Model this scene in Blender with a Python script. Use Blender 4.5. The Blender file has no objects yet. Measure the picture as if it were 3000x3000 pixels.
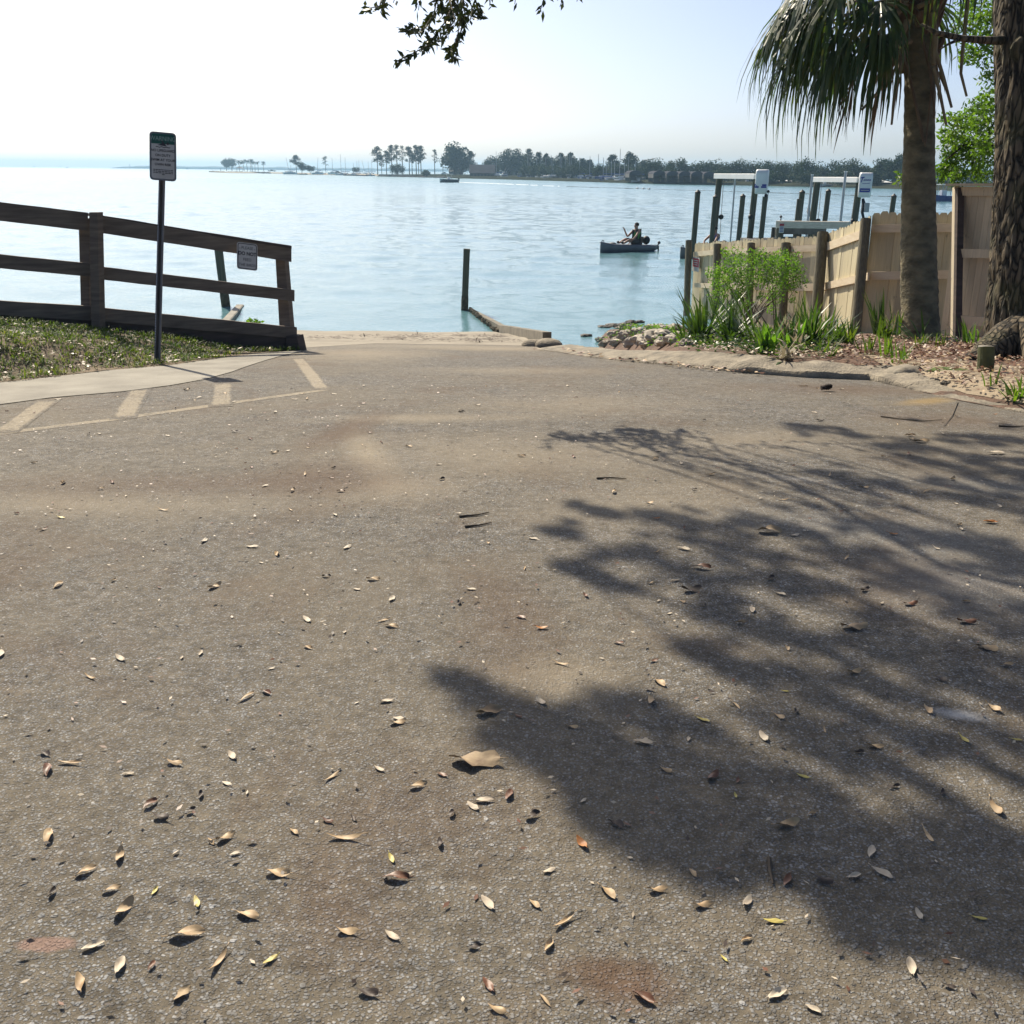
import bpy, bmesh, math, random
import numpy as np
from mathutils import Vector, Matrix, noise
from mathutils.geometry import delaunay_2d_cdt
random.seed(7)
R = math.radians
S = bpy.context.scene
COL = S.collection

# ------------------------------------------------------------------ camera
F = 3100.0                      # focal length in photo pixels (3000 px wide)
PITCH, ROLL = R(17.86), R(0.56)
CAM = Vector((0, 0, 1.6))
WZ = -1.75                      # water level
_r0, _u0 = Vector((1, 0, 0)), Vector((0, math.sin(PITCH), math.cos(PITCH)))
FWD = Vector((0, math.cos(PITCH), -math.sin(PITCH)))
RIGHT = _r0 * math.cos(ROLL) + _u0 * math.sin(ROLL)
UP = _u0 * math.cos(ROLL) - _r0 * math.sin(ROLL)
cam_d = bpy.data.cameras.new('camera'); cam_d.lens = 36 * F / 3000; cam_d.sensor_width = 36
cam_d.clip_start = .05; cam_d.clip_end = 20000
cam = bpy.data.objects.new('camera', cam_d); COL.objects.link(cam)
cam.matrix_world = Matrix(((RIGHT.x, UP.x, -FWD.x, CAM.x), (RIGHT.y, UP.y, -FWD.y, CAM.y), (RIGHT.z, UP.z, -FWD.z, CAM.z), (0, 0, 0, 1)))
S.camera = cam

def ray(px, py): return FWD + RIGHT * ((px - 1500) / F) + UP * ((1500 - py) / F)
def at(px, py, d): return CAM + ray(px, py) * d            # point at depth d
def onz(px, py, z=WZ):
    r = ray(px, py); return CAM + r * ((z - CAM.z) / r.z)
def depth(p): return (p - CAM).dot(FWD)

# ------------------------------------------------------------------ terrain
PK = [(-100, 0), (5, 0), (7, -.035), (9.5, -.17), (13, -.5), (18, -1.1), (23, -1.75), (26, -2.2), (40, -3.2), (100, -4)]
def prof(y):
    n = len(PK)
    for i in range(n - 1):
        if y <= PK[i + 1][0]: break
    (x0, y0), (x1, y1) = PK[i], PK[i + 1]
    def slope(k):
        if k <= 0 or k >= n - 1: return 0
        a = (PK[k][1] - PK[k - 1][1]) / (PK[k][0] - PK[k - 1][0]); b = (PK[k + 1][1] - PK[k][1]) / (PK[k + 1][0] - PK[k][0])
        return 0 if a * b <= 0 else 2 * a * b / (a + b)
    h = x1 - x0; t = max(0, min(1, (y - x0) / h)); m0, m1 = slope(i) * h, slope(i + 1) * h
    return (2*t**3 - 3*t**2 + 1) * y0 + (t**3 - 2*t**2 + t) * m0 + (-2*t**3 + 3*t**2) * y1 + (t**3 - t**2) * m1
def Hroad(x, y): return prof(y)
def sstep(a, b, v):
    t = max(0, min(1, (v - a) / (b - a))); return t * t * (3 - 2 * t)
def gr(px, py, H=Hroad, lo=1.5, hi=60):
    r = ray(px, py); t = lo; prev = lo
    while t < hi:
        p = CAM + r * t
        if p.z < H(p.x, p.y):
            a, b = prev, t
            for _ in range(30):
                m = (a + b) / 2; q = CAM + r * m
                if q.z < H(q.x, q.y): b = m
                else: a = m
            return CAM + r * b
        prev = t; t += .05
    return CAM + r * hi
def segdist(p, a, b):
    ax, ay = a[0], a[1]; dx, dy = b[0] - ax, b[1] - ay; L = dx * dx + dy * dy
    t = max(0, min(1, ((p[0] - ax) * dx + (p[1] - ay) * dy) / L))
    return math.hypot(p[0] - ax - t * dx, p[1] - ay - t * dy)
def pdist(p, line): return min(segdist(p, line[i], line[i + 1]) for i in range(len(line) - 1))

SUN_AZ, SUN_EL = R(27), R(42.5)
SUNV = Vector((-math.sin(SUN_AZ) * math.cos(SUN_EL), math.cos(SUN_AZ) * math.cos(SUN_EL), math.sin(SUN_EL)))

# ------------------------------------------------------------------ materials
def node(nt, t, **k):
    n = nt.nodes.new(t)
    for a, v in k.items(): setattr(n, a, v)
    return n
def new_mat(name):
    m = bpy.data.materials.new(name); m.use_nodes = True
    nt = m.node_tree; b = nt.nodes['Principled BSDF']
    return m, nt, b
def pos(nt, scale=(1, 1, 1), src=None):
    g = node(nt, 'ShaderNodeTexCoord') if src else node(nt, 'ShaderNodeNewGeometry')
    mp = node(nt, 'ShaderNodeMapping'); mp.inputs['Scale'].default_value = scale
    nt.links.new(g.outputs[src or 'Position'], mp.inputs['Vector']); return mp.outputs[0]
def tex(nt, vec, scale, detail=4, rough=.55, dist=0):
    n = node(nt, 'ShaderNodeTexNoise'); n.inputs['Scale'].default_value = scale; n.inputs['Detail'].default_value = detail
    n.inputs['Roughness'].default_value = rough; n.inputs['Distortion'].default_value = dist
    nt.links.new(vec, n.inputs['Vector']); return n.outputs[0]
def ramp(nt, fac, stops):
    r = node(nt, 'ShaderNodeValToRGB'); e = r.color_ramp.elements
    while len(e) > 1: e.remove(e[-1])
    for i, (p, c) in enumerate(stops):
        x = e[0] if i == 0 else e.new(p)
        x.position = p; x.color = (*c, 1) if hasattr(c, '__len__') else (c, c, c, 1)
    nt.links.new(fac, r.inputs[0]); return r.outputs[0]
def mixc(nt, fac, a, b, mode='MIX'):
    m = node(nt, 'ShaderNodeMix', data_type='RGBA', blend_type=mode)
    for i, v in ((0, fac), (6, a), (7, b)):
        if isinstance(v, (int, float)): m.inputs[i].default_value = v
        elif isinstance(v, tuple): m.inputs[i].default_value = (*v, 1)
        else: nt.links.new(v, m.inputs[i])
    return m.outputs[2]
def math_(nt, op, a, b=0.0, c=None):
    m = node(nt, 'ShaderNodeMath', operation=op); m.use_clamp = False
    for i, v in ((0, a), (1, b)) + (((2, c),) if c is not None else ()):
        if isinstance(v, (int, float)): m.inputs[i].default_value = v
        else: nt.links.new(v, m.inputs[i])
    return m.outputs[0]
def bump(nt, b, h, strength=.5, dist=.01, prev=None):
    n = node(nt, 'ShaderNodeBump'); n.inputs['Strength'].default_value = strength; n.inputs['Distance'].default_value = dist
    nt.links.new(h, n.inputs['Height'])
    if prev is not None: nt.links.new(prev, n.inputs['Normal'])
    nt.links.new(n.outputs[0], b.inputs['Normal']); return n.outputs[0]

def simple(name, c1, c2=None, scale=4, rough=.75, bmp=0, bdist=.01, bscale=None, stretch=(1, 1, 1), metal=0, spec=.5, detail=5, src=None):
    m, nt, b = new_mat(name)
    b.inputs['Roughness'].default_value = rough; b.inputs['Metallic'].default_value = metal
    b.inputs['Specular IOR Level'].default_value = spec
    p = pos(nt, stretch, src)
    c2 = c2 or tuple(v * .75 for v in c1)
    n = tex(nt, p, scale, detail)
    nt.links.new(ramp(nt, n, [(.32, c1), (.68, c2)]), b.inputs['Base Color'])
    if bmp: bump(nt, b, tex(nt, p, bscale or scale * 3, 6), bmp, bdist)
    return m
def leafy(name, c1, c2, scale=3, trans=.45, rough=.5, c3=None, tint=(1.9, 1.9, .55)):
    m, nt, b = new_mat(name)
    p = pos(nt); n = tex(nt, p, scale, 3, .7)
    st = [(.3, c1), (.55, c2)] + ([(.75, c3)] if c3 else [])
    col = ramp(nt, n, st)
    nt.links.new(col, b.inputs['Base Color']); b.inputs['Roughness'].default_value = rough; b.inputs['Specular IOR Level'].default_value = .35
    t = node(nt, 'ShaderNodeBsdfTranslucent')
    nt.links.new(mixc(nt, 1.0, col, tint, 'MULTIPLY'), t.inputs[0])
    mx = node(nt, 'ShaderNodeMixShader'); mx.inputs[0].default_value = trans
    nt.links.new(b.outputs[0], mx.inputs[1]); nt.links.new(t.outputs[0], mx.inputs[2])
    nt.links.new(mx.outputs[0], nt.nodes['Material Output'].inputs[0]); return m
def blob(nt, P, c, rx, ry, rot=0, soft=.5, wob=.35, wscale=3):
    """soft-edged patch on the ground round world point c"""
    mp = node(nt, 'ShaderNodeMapping', vector_type='TEXTURE')
    mp.inputs['Location'].default_value = (c[0], c[1], 0); mp.inputs['Rotation'].default_value = (0, 0, rot); mp.inputs['Scale'].default_value = (rx, ry, 1)
    nt.links.new(P, mp.inputs[0])
    sx = node(nt, 'ShaderNodeSeparateXYZ'); nt.links.new(mp.outputs[0], sx.inputs[0])
    d = math_(nt, 'SQRT', math_(nt, 'ADD', math_(nt, 'MULTIPLY', sx.outputs[0], sx.outputs[0]), math_(nt, 'MULTIPLY', sx.outputs[1], sx.outputs[1])))
    d = math_(nt, 'ADD', d, math_(nt, 'MULTIPLY_ADD', tex(nt, P, wscale, 10, .75), wob * 2, -wob))
    return ramp(nt, d, [(max(0, 1 - soft), 1.0), (1.0, 0.0)])

def asphalt_mat(name, paint=None, patches=True):
    m, nt, b = new_mat(name)
    P = pos(nt)
    warp = node(nt, 'ShaderNodeVectorMath', operation='MULTIPLY_ADD')
    nz = node(nt, 'ShaderNodeTexNoise'); nz.inputs['Scale'].default_value = 60; nz.inputs['Detail'].default_value = 2; nt.links.new(P, nz.inputs['Vector'])
    warp.inputs[1].default_value = (.009,) * 3; nt.links.new(nz.outputs[1], warp.inputs[0]); nt.links.new(P, warp.inputs[2])
    def stones(scale, lo, hi, keep):
        v = node(nt, 'ShaderNodeTexVoronoi', feature='F1'); v.inputs['Scale'].default_value = scale; nt.links.new(warp.outputs[0], v.inputs['Vector'])
        sp = node(nt, 'ShaderNodeSeparateColor'); nt.links.new(v.outputs['Color'], sp.inputs[0])
        d = math_(nt, 'ADD', v.outputs['Distance'], math_(nt, 'MULTIPLY', sp.outputs[2], .28))
        mask = math_(nt, 'MULTIPLY', ramp(nt, d, [(lo, 1.0), (hi, 0.0)]), ramp(nt, sp.outputs[1], [(keep, 1.0), (keep + .02, 0.0)]))
        return mask, sp.outputs[0]
    m1, r1 = stones(104, .44, .60, .93); m2, r2 = stones(165, .42, .60, .8); m3, r3 = stones(54, .34, .46, .11)
    fine = tex(nt, P, 420, 2, .6)
    def scol(r): return ramp(nt, r, [(0, (.09, .088, .085)), (.3, (.158, .157, .155)), (.7, (.222, .225, .228)), (.93, (.268, .272, .278)), (1, (.36, .36, .36))])
    col = ramp(nt, fine, [(.3, (.078, .066, .05)), (.7, (.16, .137, .104))])
    col = mixc(nt, math_(nt, 'MULTIPLY', m2, .75), col, scol(r2)); col = mixc(nt, m1, col, scol(r1)); col = mixc(nt, m3, col, scol(r3))
    gm = tex(nt, P, 26, 3, .75); gl = tex(nt, P, 9, 4, .8)
    col = mixc(nt, 1.0, col, ramp(nt, math_(nt, 'ADD', math_(nt, 'MULTIPLY', gm, .6), math_(nt, 'MULTIPLY', gl, .4)), [(.36, (.52, .51, .50)), (.5, (1, 1, 1)), (.64, (1.55, 1.53, 1.5))]), 'MULTIPLY')
    big = tex(nt, P, .5, 10, .7, .4)
    col = mixc(nt, ramp(nt, big, [(.42, 0.0), (.66, .55)]), col, (.20, .165, .115))      # sandy dust
    red = tex(nt, P, .8, 10, .72, .6)
    col = mixc(nt, ramp(nt, red, [(.52, 0.0), (.68, .5)]), col, (.115, .074, .045))        # tannin stain
    streak = tex(nt, pos(nt, (.6, 2.2, 1)), 2.6, 9, .75, .2)
    col = mixc(nt, ramp(nt, streak, [(.60, 0.0), (.76, .35)]), col, (.30, .27, .22))
    if patches:
        for (px, py, rx, ry, rot, c, k, soft, ws) in PATCHES:
            q = gr(px, py)
            col = mixc(nt, math_(nt, 'MULTIPLY', blob(nt, P, q, rx, ry, rot, soft, .5, ws), k), col, c)
    # worn pale flakes scattered towards the right
    fl = tex(nt, pos(nt, (1.2, 3.0, 1)), 7, 5, .75)
    fm = math_(nt, 'MULTIPLY', ramp(nt, fl, [(.64, 0.0), (.67, 1.0)]), ramp(nt, tex(nt, P, .33, 3), [(.5, 0.0), (.62, .75)]))
    col = mixc(nt, fm, col, (.30, .30, .28))
    if paint:
        wear = tex(nt, P, 34, 6, .75); w2 = tex(nt, P, 2.6, 6, .7); at_ = node(nt, 'ShaderNodeAttribute'); at_.attribute_name = 'cover'
        f = math_(nt, 'ADD', math_(nt, 'ADD', wear, math_(nt, 'MULTIPLY_ADD', w2, .7, -.35)), math_(nt, 'MULTIPLY_ADD', at_.outputs['Fac'], .42, -.30))
        col = mixc(nt, ramp(nt, f, [(.38, 0.0), (.64, .58)]), col, paint)
    nt.links.new(col, b.inputs['Base Color'])
    b.inputs['Roughness'].default_value = .85; b.inputs['Specular IOR Level'].default_value = .2
    n1 = bump(nt, b, tex(nt, P, 3, 4), .25, .05)
    n2 = bump(nt, b, fine, .35, .002, n1)
    hh = math_(nt, 'ADD', math_(nt, 'MULTIPLY', m3, 1.3), math_(nt, 'MAXIMUM', m1, math_(nt, 'MULTIPLY', m2, .55)))
    bump(nt, b, hh, .65, .005, n2)
    return m
# stains and sand on the lot: px, py (ground point), rx, ry (m), rotation, colour, strength, softness, wobble scale
SAND_C, RED_C, WHITE_C = (.34, .285, .205), (.105, .06, .034), (.48, .47, .46)
PATCHES = [
    (1240, 1225, 1.1, .22, .1, SAND_C, .5, .95, 8), (1080, 1330, .17, .95, .28, SAND_C, .6, .9, 9), (1180, 1430, .5, .35, .2, SAND_C, .5, .95, 8),
    (1480, 1330, 1.5, .7, 0, SAND_C, .35, .9, 2.5), (1720, 1180, 1.2, .8, 0, SAND_C, .3, .9, 2.5), (1500, 1085, 1.3, .5, 0, SAND_C, .35, .9, 5),
    (1900, 1480, .9, .5, .3, SAND_C, .35, .9, 4), (2150, 1290, 1.1, .5, .2, SAND_C, .4, .9, 4), (1650, 1980, .28, .22, .2, SAND_C, .45, .9, 8),
    (1010, 1260, .22, .9, -.25, RED_C, .6, .9, 8), (950, 1390, .5, .5, .3, RED_C, .5, .95, 8), (560, 1420, 1.6, .35, .05, RED_C, .4, .9, 3),
    (1480, 1800, .25, .8, .1, RED_C, .35, .9, 5), (1250, 2400, .45, .3, .4, RED_C, .28, .95, 9), (1000, 2680, .2, .25, .3, RED_C, .35, .95, 10),
    (1850, 2890, .13, .09, 0, (.11, .05, .025), .6, .95, 14), (1760, 2840, .15, .06, 0, RED_C, .6, .9, 9), (2480, 1140, 1.3, .5, -.1, RED_C, .45, .9, 3), (2760, 1230, .8, .4, -.3, RED_C, .35, .9, 3),
    (2720, 1175, .16, .45, -.95, (.36, .24, .08), .5, .7, 6),
    (2815, 2095, .11, .045, -.35, WHITE_C, .8, .8, 16), (140, 2766, .075, .028, 0, (.26, .17, .135), .8, .35, 20),
    (2345, 1403, .30, .07, -.35, WHITE_C, .22, .9, 9), (2620, 1560, 1.0, .3, -.3, (.34, .35, .35), .2, .95, 12), (2800, 1700, .5, .6, 0, (.33, .34, .35), .22, .95, 12),
    (2860, 1420, .7, .25, -.3, (.34, .34, .32), .22, .95, 12), (1250, 1014, 2.4, .9, 0, (.27, .235, .18), .75, .9, 3), (1050, 1035, 1.2, 1.6, .2, SAND_C, .55, .9, 4), (1480, 1022, 1.2, .7, 0, SAND_C, .5, .9, 4), (300, 1480, 1.6, .3, .05, SAND_C, .35, .9, 3),
]
M = {}
M['asphalt'] = asphalt_mat('asphalt')
M['paint'] = asphalt_mat('worn_yellow_paint', (.45, .38, .275), False)
M['concrete'] = simple('old_concrete', (.31, .285, .235), (.19, .172, .14), 2.3, .9, .4, .01, 60, detail=8)
M['kerb'] = simple('kerb_concrete', (.34, .29, .215), (.15, .13, .10), 7, .92, 1, .02, 38, detail=11)
M['sand'] = simple('beach_sand', (.33, .29, .225), (.215, .185, .14), 2.2, .95, .5, .02, 14, detail=8)
M['ground'] = simple('ground_soil', (.24, .19, .135), (.13, .10, .07), 1.3, .95, .6, .03, 9)
M['lawn'] = simple('lawn_soil', (.21, .155, .10), (.10, .075, .045), 5, .95, .8, .03, 22, detail=8)
M['litter_soil'] = simple('litter_soil', (.17, .10, .065), (.075, .046, .032), 7, .95, .9, .03, 30, detail=9)
M['oldwood'] = simple('weathered_rail_wood', (.20, .155, .115), (.105, .082, .064), 3, .85, .5, .004, 25, (1, 1, 9))
M['oldwood_dark'] = simple('dark_bulkhead_timber', (.10, .072, .06), (.05, .038, .033), 3, .9, .6, .006, 20, (1, 1, 6))
def board_mat(name, c1, c2, c3):
    m, nt, b = new_mat(name); g = node(nt, 'ShaderNodeNewGeometry')
    base = ramp(nt, g.outputs['Random Per Island'], [(0, c1), (.5, c2), (1, c3)])
    gr_ = tex(nt, pos(nt, (9, 9, .6)), 5, 7, .6); kn = tex(nt, pos(nt, (3, 3, 1.5)), 4, 3)
    col = mixc(nt, ramp(nt, gr_, [(.35, 0.0), (.7, .45)]), base, tuple(v * .55 for v in c2))
    col = mixc(nt, ramp(nt, kn, [(.66, 0.0), (.74, .6)]), col, tuple(v * .4 for v in c3))
    nt.links.new(col, b.inputs['Base Color']); b.inputs['Roughness'].default_value = .75
    bump(nt, b, gr_, .3, .003); return m
M['picket'] = board_mat('new_pine_picket', (.78, .68, .44), (.64, .55, .35), (.51, .44, .30))
M['pine_rail'] = simple('new_pine_rail', (.80, .67, .48), (.66, .52, .34), 3, .7, .3, .003, 25, (1, 1, 6))
M['greypine'] = board_mat('greyed_pine_board', (.80, .68, .48), (.72, .61, .43), (.62, .53, .38))
M['pile'] = simple('treated_pile_wood', (.13, .125, .09), (.06, .06, .045), 4, .85, .6, .006, 18, (6, 6, .5))
M['postwood'] = simple('treated_post_wood', (.20, .17, .11), (.10, .09, .058), 4, .85, .6, .006, 18, (7, 7, .5))
M['barnacle'] = simple('barnacle_crust', (.17, .145, .10), (.04, .035, .028), 14, .95, 1, .03, 25)
M['palmbark'] = simple('palm_bark', (.25, .205, .115), (.075, .066, .036), 4.5, .9, 1, .03, 14, (1, 1, 1.6), detail=10)
def bark():
    m, nt, b = new_mat('furrowed_oak_bark')
    g = tex(nt, pos(nt), 2.5, 4); P0 = pos(nt, (1, 1, .16))
    wv = node(nt, 'ShaderNodeVectorMath', operation='MULTIPLY_ADD'); nz = node(nt, 'ShaderNodeTexNoise'); nz.inputs['Scale'].default_value = 9; nz.inputs['Detail'].default_value = 5; nt.links.new(P0, nz.inputs['Vector'])
    wv.inputs[1].default_value = (.07, .07, .07); nt.links.new(nz.outputs[1], wv.inputs[0]); nt.links.new(P0, wv.inputs[2])
    vo = node(nt, 'ShaderNodeTexVoronoi', feature='DISTANCE_TO_EDGE'); vo.inputs['Scale'].default_value = 17; nt.links.new(wv.outputs[0], vo.inputs['Vector'])
    fn = tex(nt, pos(nt, (1, 1, .3)), 60, 6, .7)
    a = math_(nt, 'ADD', math_(nt, 'MINIMUM', math_(nt, 'MULTIPLY', vo.outputs[0], 2.6), .6), math_(nt, 'MULTIPLY', fn, .25))
    c = ramp(nt, a, [(.16, (.014, .011, .008)), (.40, (.062, .048, .03)), (.75, (.145, .112, .072))])
    nt.links.new(mixc(nt, ramp(nt, g, [(.5, 0.0), (.7, .5)]), c, (.085, .088, .03)), b.inputs['Base Color']); b.inputs['Roughness'].default_value = .95
    bump(nt, b, a, 1, .035); return m
M['bark'] = bark()
M['twig'] = simple('twig_bark', (.12, .09, .06), (.06, .045, .03), 12, .9)
M['shadeleaf'] = leafy('shaded_oak_leaf', (.022, .036, .012), (.045, .06, .018), 9, .12, .5, (.08, .085, .03))  # copy of the oak leaf with its shadow side darkened in the colour
M['oakleaf'] = leafy('oak_leaf', (.030, .050, .012), (.060, .085, .02), 2.2, .4, .42, (.10, .12, .03))
M['brightleaf'] = leafy('backlit_leaf', (.045, .10, .022), (.085, .16, .03), 2.6, .5, .5, (.15, .21, .04))
M['bushleaf'] = leafy('bush_leaf', (.05, .13, .025), (.10, .20, .04), 4, .5, .5, (.16, .25, .06))
M['bladeleaf'] = leafy('sword_leaf', (.018, .05, .018), (.05, .10, .025), 1.7, .35, .4, (.13, .18, .04))
M['drybladeleaf'] = leafy('dry_leaf_blade', (.26, .22, .15), (.38, .33, .24), 3, .3, .6, None, (1, 1, .9))
M['grass'] = leafy('grass_blade', (.04, .085, .018), (.085, .13, .025), 3, .4, .6, (.17, .18, .06))
M['palm'] = leafy('palm_leaflet', (.016, .042, .02), (.045, .075, .02), 2.2, .35, .4, (.13, .115, .035))
M['palmdead'] = leafy('dead_palm_leaf', (.12, .075, .04), (.22, .15, .085), 1.5, .3, .7, (.30, .22, .13), (1, .95, .8))
M['petiole'] = simple('palm_stalk', (.32, .25, .13), (.16, .11, .06), 3, .7, .2, .003)
M['boot'] = simple('palm_boot', (.20, .125, .075), (.06, .04, .028), 5, .9, .6, .01)
M['farleaf'] = leafy('far_oak_foliage', (.014, .034, .016), (.026, .052, .02), .12, .10, .8, (.042, .075, .024))
M['fartrunk'] = simple('far_tree_bark', (.10, .08, .065), (.06, .05, .04), .5, .9)
M['farpine'] = leafy('far_pine_foliage', (.014, .032, .018), (.026, .048, .022), .15, .08, .8)
M['tanleaf'] = simple('tan_dead_leaf', (.52, .38, .22), (.38, .25, .13), 40, .6, .4, .002, 90)
M['paleleaf'] = simple('pale_dead_leaf', (.58, .50, .38), (.42, .34, .25), 30, .65, .4, .002, 90)
M['brownleaf'] = simple('brown_dead_leaf', (.20, .085, .04), (.10, .045, .025), 30, .5, .4, .002, 90)
M['darkleaf'] = simple('dark_dead_leaf', (.085, .06, .045), (.045, .032, .026), 30, .6, .4, .002, 90)
M['orangeleaf'] = simple('orange_dead_leaf', (.46, .20, .05), (.32, .12, .035), 30, .55, .4, .002, 90)
M['yellowleaf'] = simple('yellow_leaf', (.50, .42, .10), (.38, .30, .08), 30, .55, .3, .002, 90)
M['magnolia'] = simple('dry_magnolia_leaf', (.42, .31, .18), (.24, .165, .10), 25, .7, .5, .004, 60)
M['cone'] = simple('pine_cone', (.06, .04, .028), (.03, .02, .016), 30, .8)
M['rock'] = simple('limestone_rock', (.58, .52, .43), (.30, .26, .205), 4, .92, .9, .04, 7, detail=9)
M['wetrock'] = simple('wet_dark_rock', (.085, .072, .058), (.03, .027, .022), 6, .7, 1, .04, 10)
M['greyrock'] = simple('grey_stone', (.16, .14, .11), (.08, .07, .06), 9, .92, .8, .02, 20)
M['weed'] = simple('washed_up_weed', (.10, .066, .042), (.045, .03, .022), 20, .9)
M['seawall'] = simple('seawall_concrete', (.24, .21, .16), (.13, .115, .085), 5, .92, .6, .01, 30, detail=8)
M['steel'] = simple('painted_sign_post', (.20, .185, .18), (.15, .14, .135), 6, .55, metal=.4)
M['galv'] = simple('galvanised_pipe', (.52, .53, .54), (.42, .43, .44), 3, .45, metal=.3)
M['signwhite'] = simple('sign_white_face', (.55, .53, .50), (.46, .44, .41), 6, .6)
M['signgreen'] = simple('sign_green_face', (.016, .095, .072), (.014, .08, .06), 6, .55)
M['signgreen_text'] = simple('sign_faded_lettering', (.30, .42, .36), (.26, .37, .32), 6, .6)
M['signblack'] = simple('sign_black_ink', (.05, .045, .05), (.04, .036, .04), 8, .6)
M['signedge'] = simple('sign_aluminium', (.20, .20, .21), (.14, .14, .15), 6, .5, metal=.3)
M['signred'] = simple('sign_red', (.42, .03, .05), (.33, .025, .04), 8, .6)
M['signblue'] = simple('sign_blue', (.03, .05, .30), (.025, .04, .24), 8, .55)
M['white'] = simple('white_paint', (.80, .80, .78), (.72, .72, .70), 3, .5)
M['offwhite'] = simple('cover_white', (.78, .79, .78), (.68, .69, .70), 2.5, .45)
M['whitewood'] = simple('whitewashed_beam', (.62, .55, .46), (.46, .39, .32), 6, .75, .3, .004, 20, (1, 1, 5))
M['deckgrey'] = simple('grey_dock_timber', (.16, .155, .15), (.09, .088, .085), 4, .85)
M['metalbox'] = simple('grey_electrical_box', (.42, .44, .44), (.35, .36, .37), 4, .5)
M['black'] = simple('black_rubber', (.025, .025, .027), (.018, .018, .02), 8, .6)
M['cloth'] = simple('dark_cloth', (.16, .14, .15), (.09, .08, .09), 7, .9, .5, .01, 12)
M['kayak'] = simple('grey_kayak_plastic', (.16, .17, .185), (.12, .13, .145), 3, .5)
M['skin'] = simple('skin', (.42, .24, .17), (.36, .20, .14), 6, .6)
M['hair'] = simple('dark_hair', (.035, .025, .02), (.025, .018, .014), 10, .7)
M['greenshirt'] = simple('green_shirt', (.10, .36, .08), (.08, .28, .06), 6, .85)
M['blueshirt'] = simple('blue_shirt', (.05, .10, .32), (.04, .08, .25), 6, .85)
M['vest'] = simple('black_life_vest', (.04, .045, .04), (.028, .03, .03), 8, .85)
M['trousers'] = simple('dark_trousers', (.06, .055, .06), (.045, .042, .045), 8, .9)
M['rope'] = simple('rope', (.30, .28, .25), (.2, .19, .17), 9, .8)
M['buoy'] = simple('float_plastic', (.6, .6, .58), (.3, .3, .3), 1.5, .5)
M['darkhull'] = simple('dark_boat_hull', (.06, .065, .085), (.045, .05, .065), .5, .4)
M['bluecanvas'] = simple('blue_canvas', (.04, .08, .26), (.035, .065, .2), 1, .8)
M['glass'] = simple('dark_window_glass', (.03, .04, .05), (.02, .025, .03), 1, .15)
M['darkroof'] = simple('dark_shed_roof', (.055, .055, .068), (.04, .04, .05), .4, .9, spec=.05)
M['greyroof'] = simple('grey_metal_roof', (.15, .145, .17), (.12, .115, .135), .4, .8, spec=.05)
M['darkwall'] = simple('dark_boathouse_wall', (.08, .075, .075), (.05, .047, .047), .4, .9)
M['tanroof'] = simple('tan_shelter_roof', (.40, .26, .18), (.32, .2, .14), .5, .8)
M['bluewall'] = simple('pale_blue_house_wall', (.35, .50, .62), (.30, .44, .55), .5, .8)
M['mast'] = simple('aluminium_mast', (.34, .35, .37), (.27, .28, .30), .5, .45, metal=.2)
M['farland'] = simple('far_shore_land', (.05, .055, .035), (.03, .032, .024), .06, .95, spec=0)
M['farsand'] = simple('far_spit_sand', (.36, .31, .23), (.25, .21, .16), .06, .95)
M['riprap'] = simple('dark_riprap', (.10, .09, .085), (.055, .05, .048), .4, .95)
M['foam'] = simple('white_foam', (.85, .87, .88), (.6, .68, .72), 1.6, .8)
M['distant'] = simple('distant_woods', (.06, .08, .06), (.05, .07, .055), .01, .95)
M['dirt'] = simple('sandy_dirt', (.36, .29, .20), (.24, .185, .125), 6, .95, .7, .02, 25)
M['moss'] = simple('moss', (.09, .13, .02), (.06, .09, .015), 20, .95, .6, .01, 60)
def water_mat():
    m, nt, b = new_mat('bay_water')
    P = pos(nt)
    n = tex(nt, pos(nt, (.03, .10, 1)), 1.0, 4, .6)
    nt.links.new(ramp(nt, n, [(.35, (.12, .25, .285)), (.65, (.15, .285, .315))]), b.inputs['Base Color'])
    sy = node(nt, 'ShaderNodeSeparateXYZ'); nt.links.new(pos(nt), sy.inputs[0])
    mr = node(nt, 'ShaderNodeMapRange'); mr.inputs['From Min'].default_value = 60; mr.inputs['From Max'].default_value = 420; mr.inputs['To Min'].default_value = .045; mr.inputs['To Max'].default_value = .30
    nt.links.new(sy.outputs[1], mr.inputs[0]); nt.links.new(mr.outputs[0], b.inputs['Roughness']); b.inputs['IOR'].default_value = 1.333; b.inputs['Specular IOR Level'].default_value = .5
    h3 = tex(nt, pos(nt, (1, 1.5, 1)), 7, 3, .6)
    bump(nt, b, h3, .5, .03)
    return m
M['water'] = water_mat()

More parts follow.
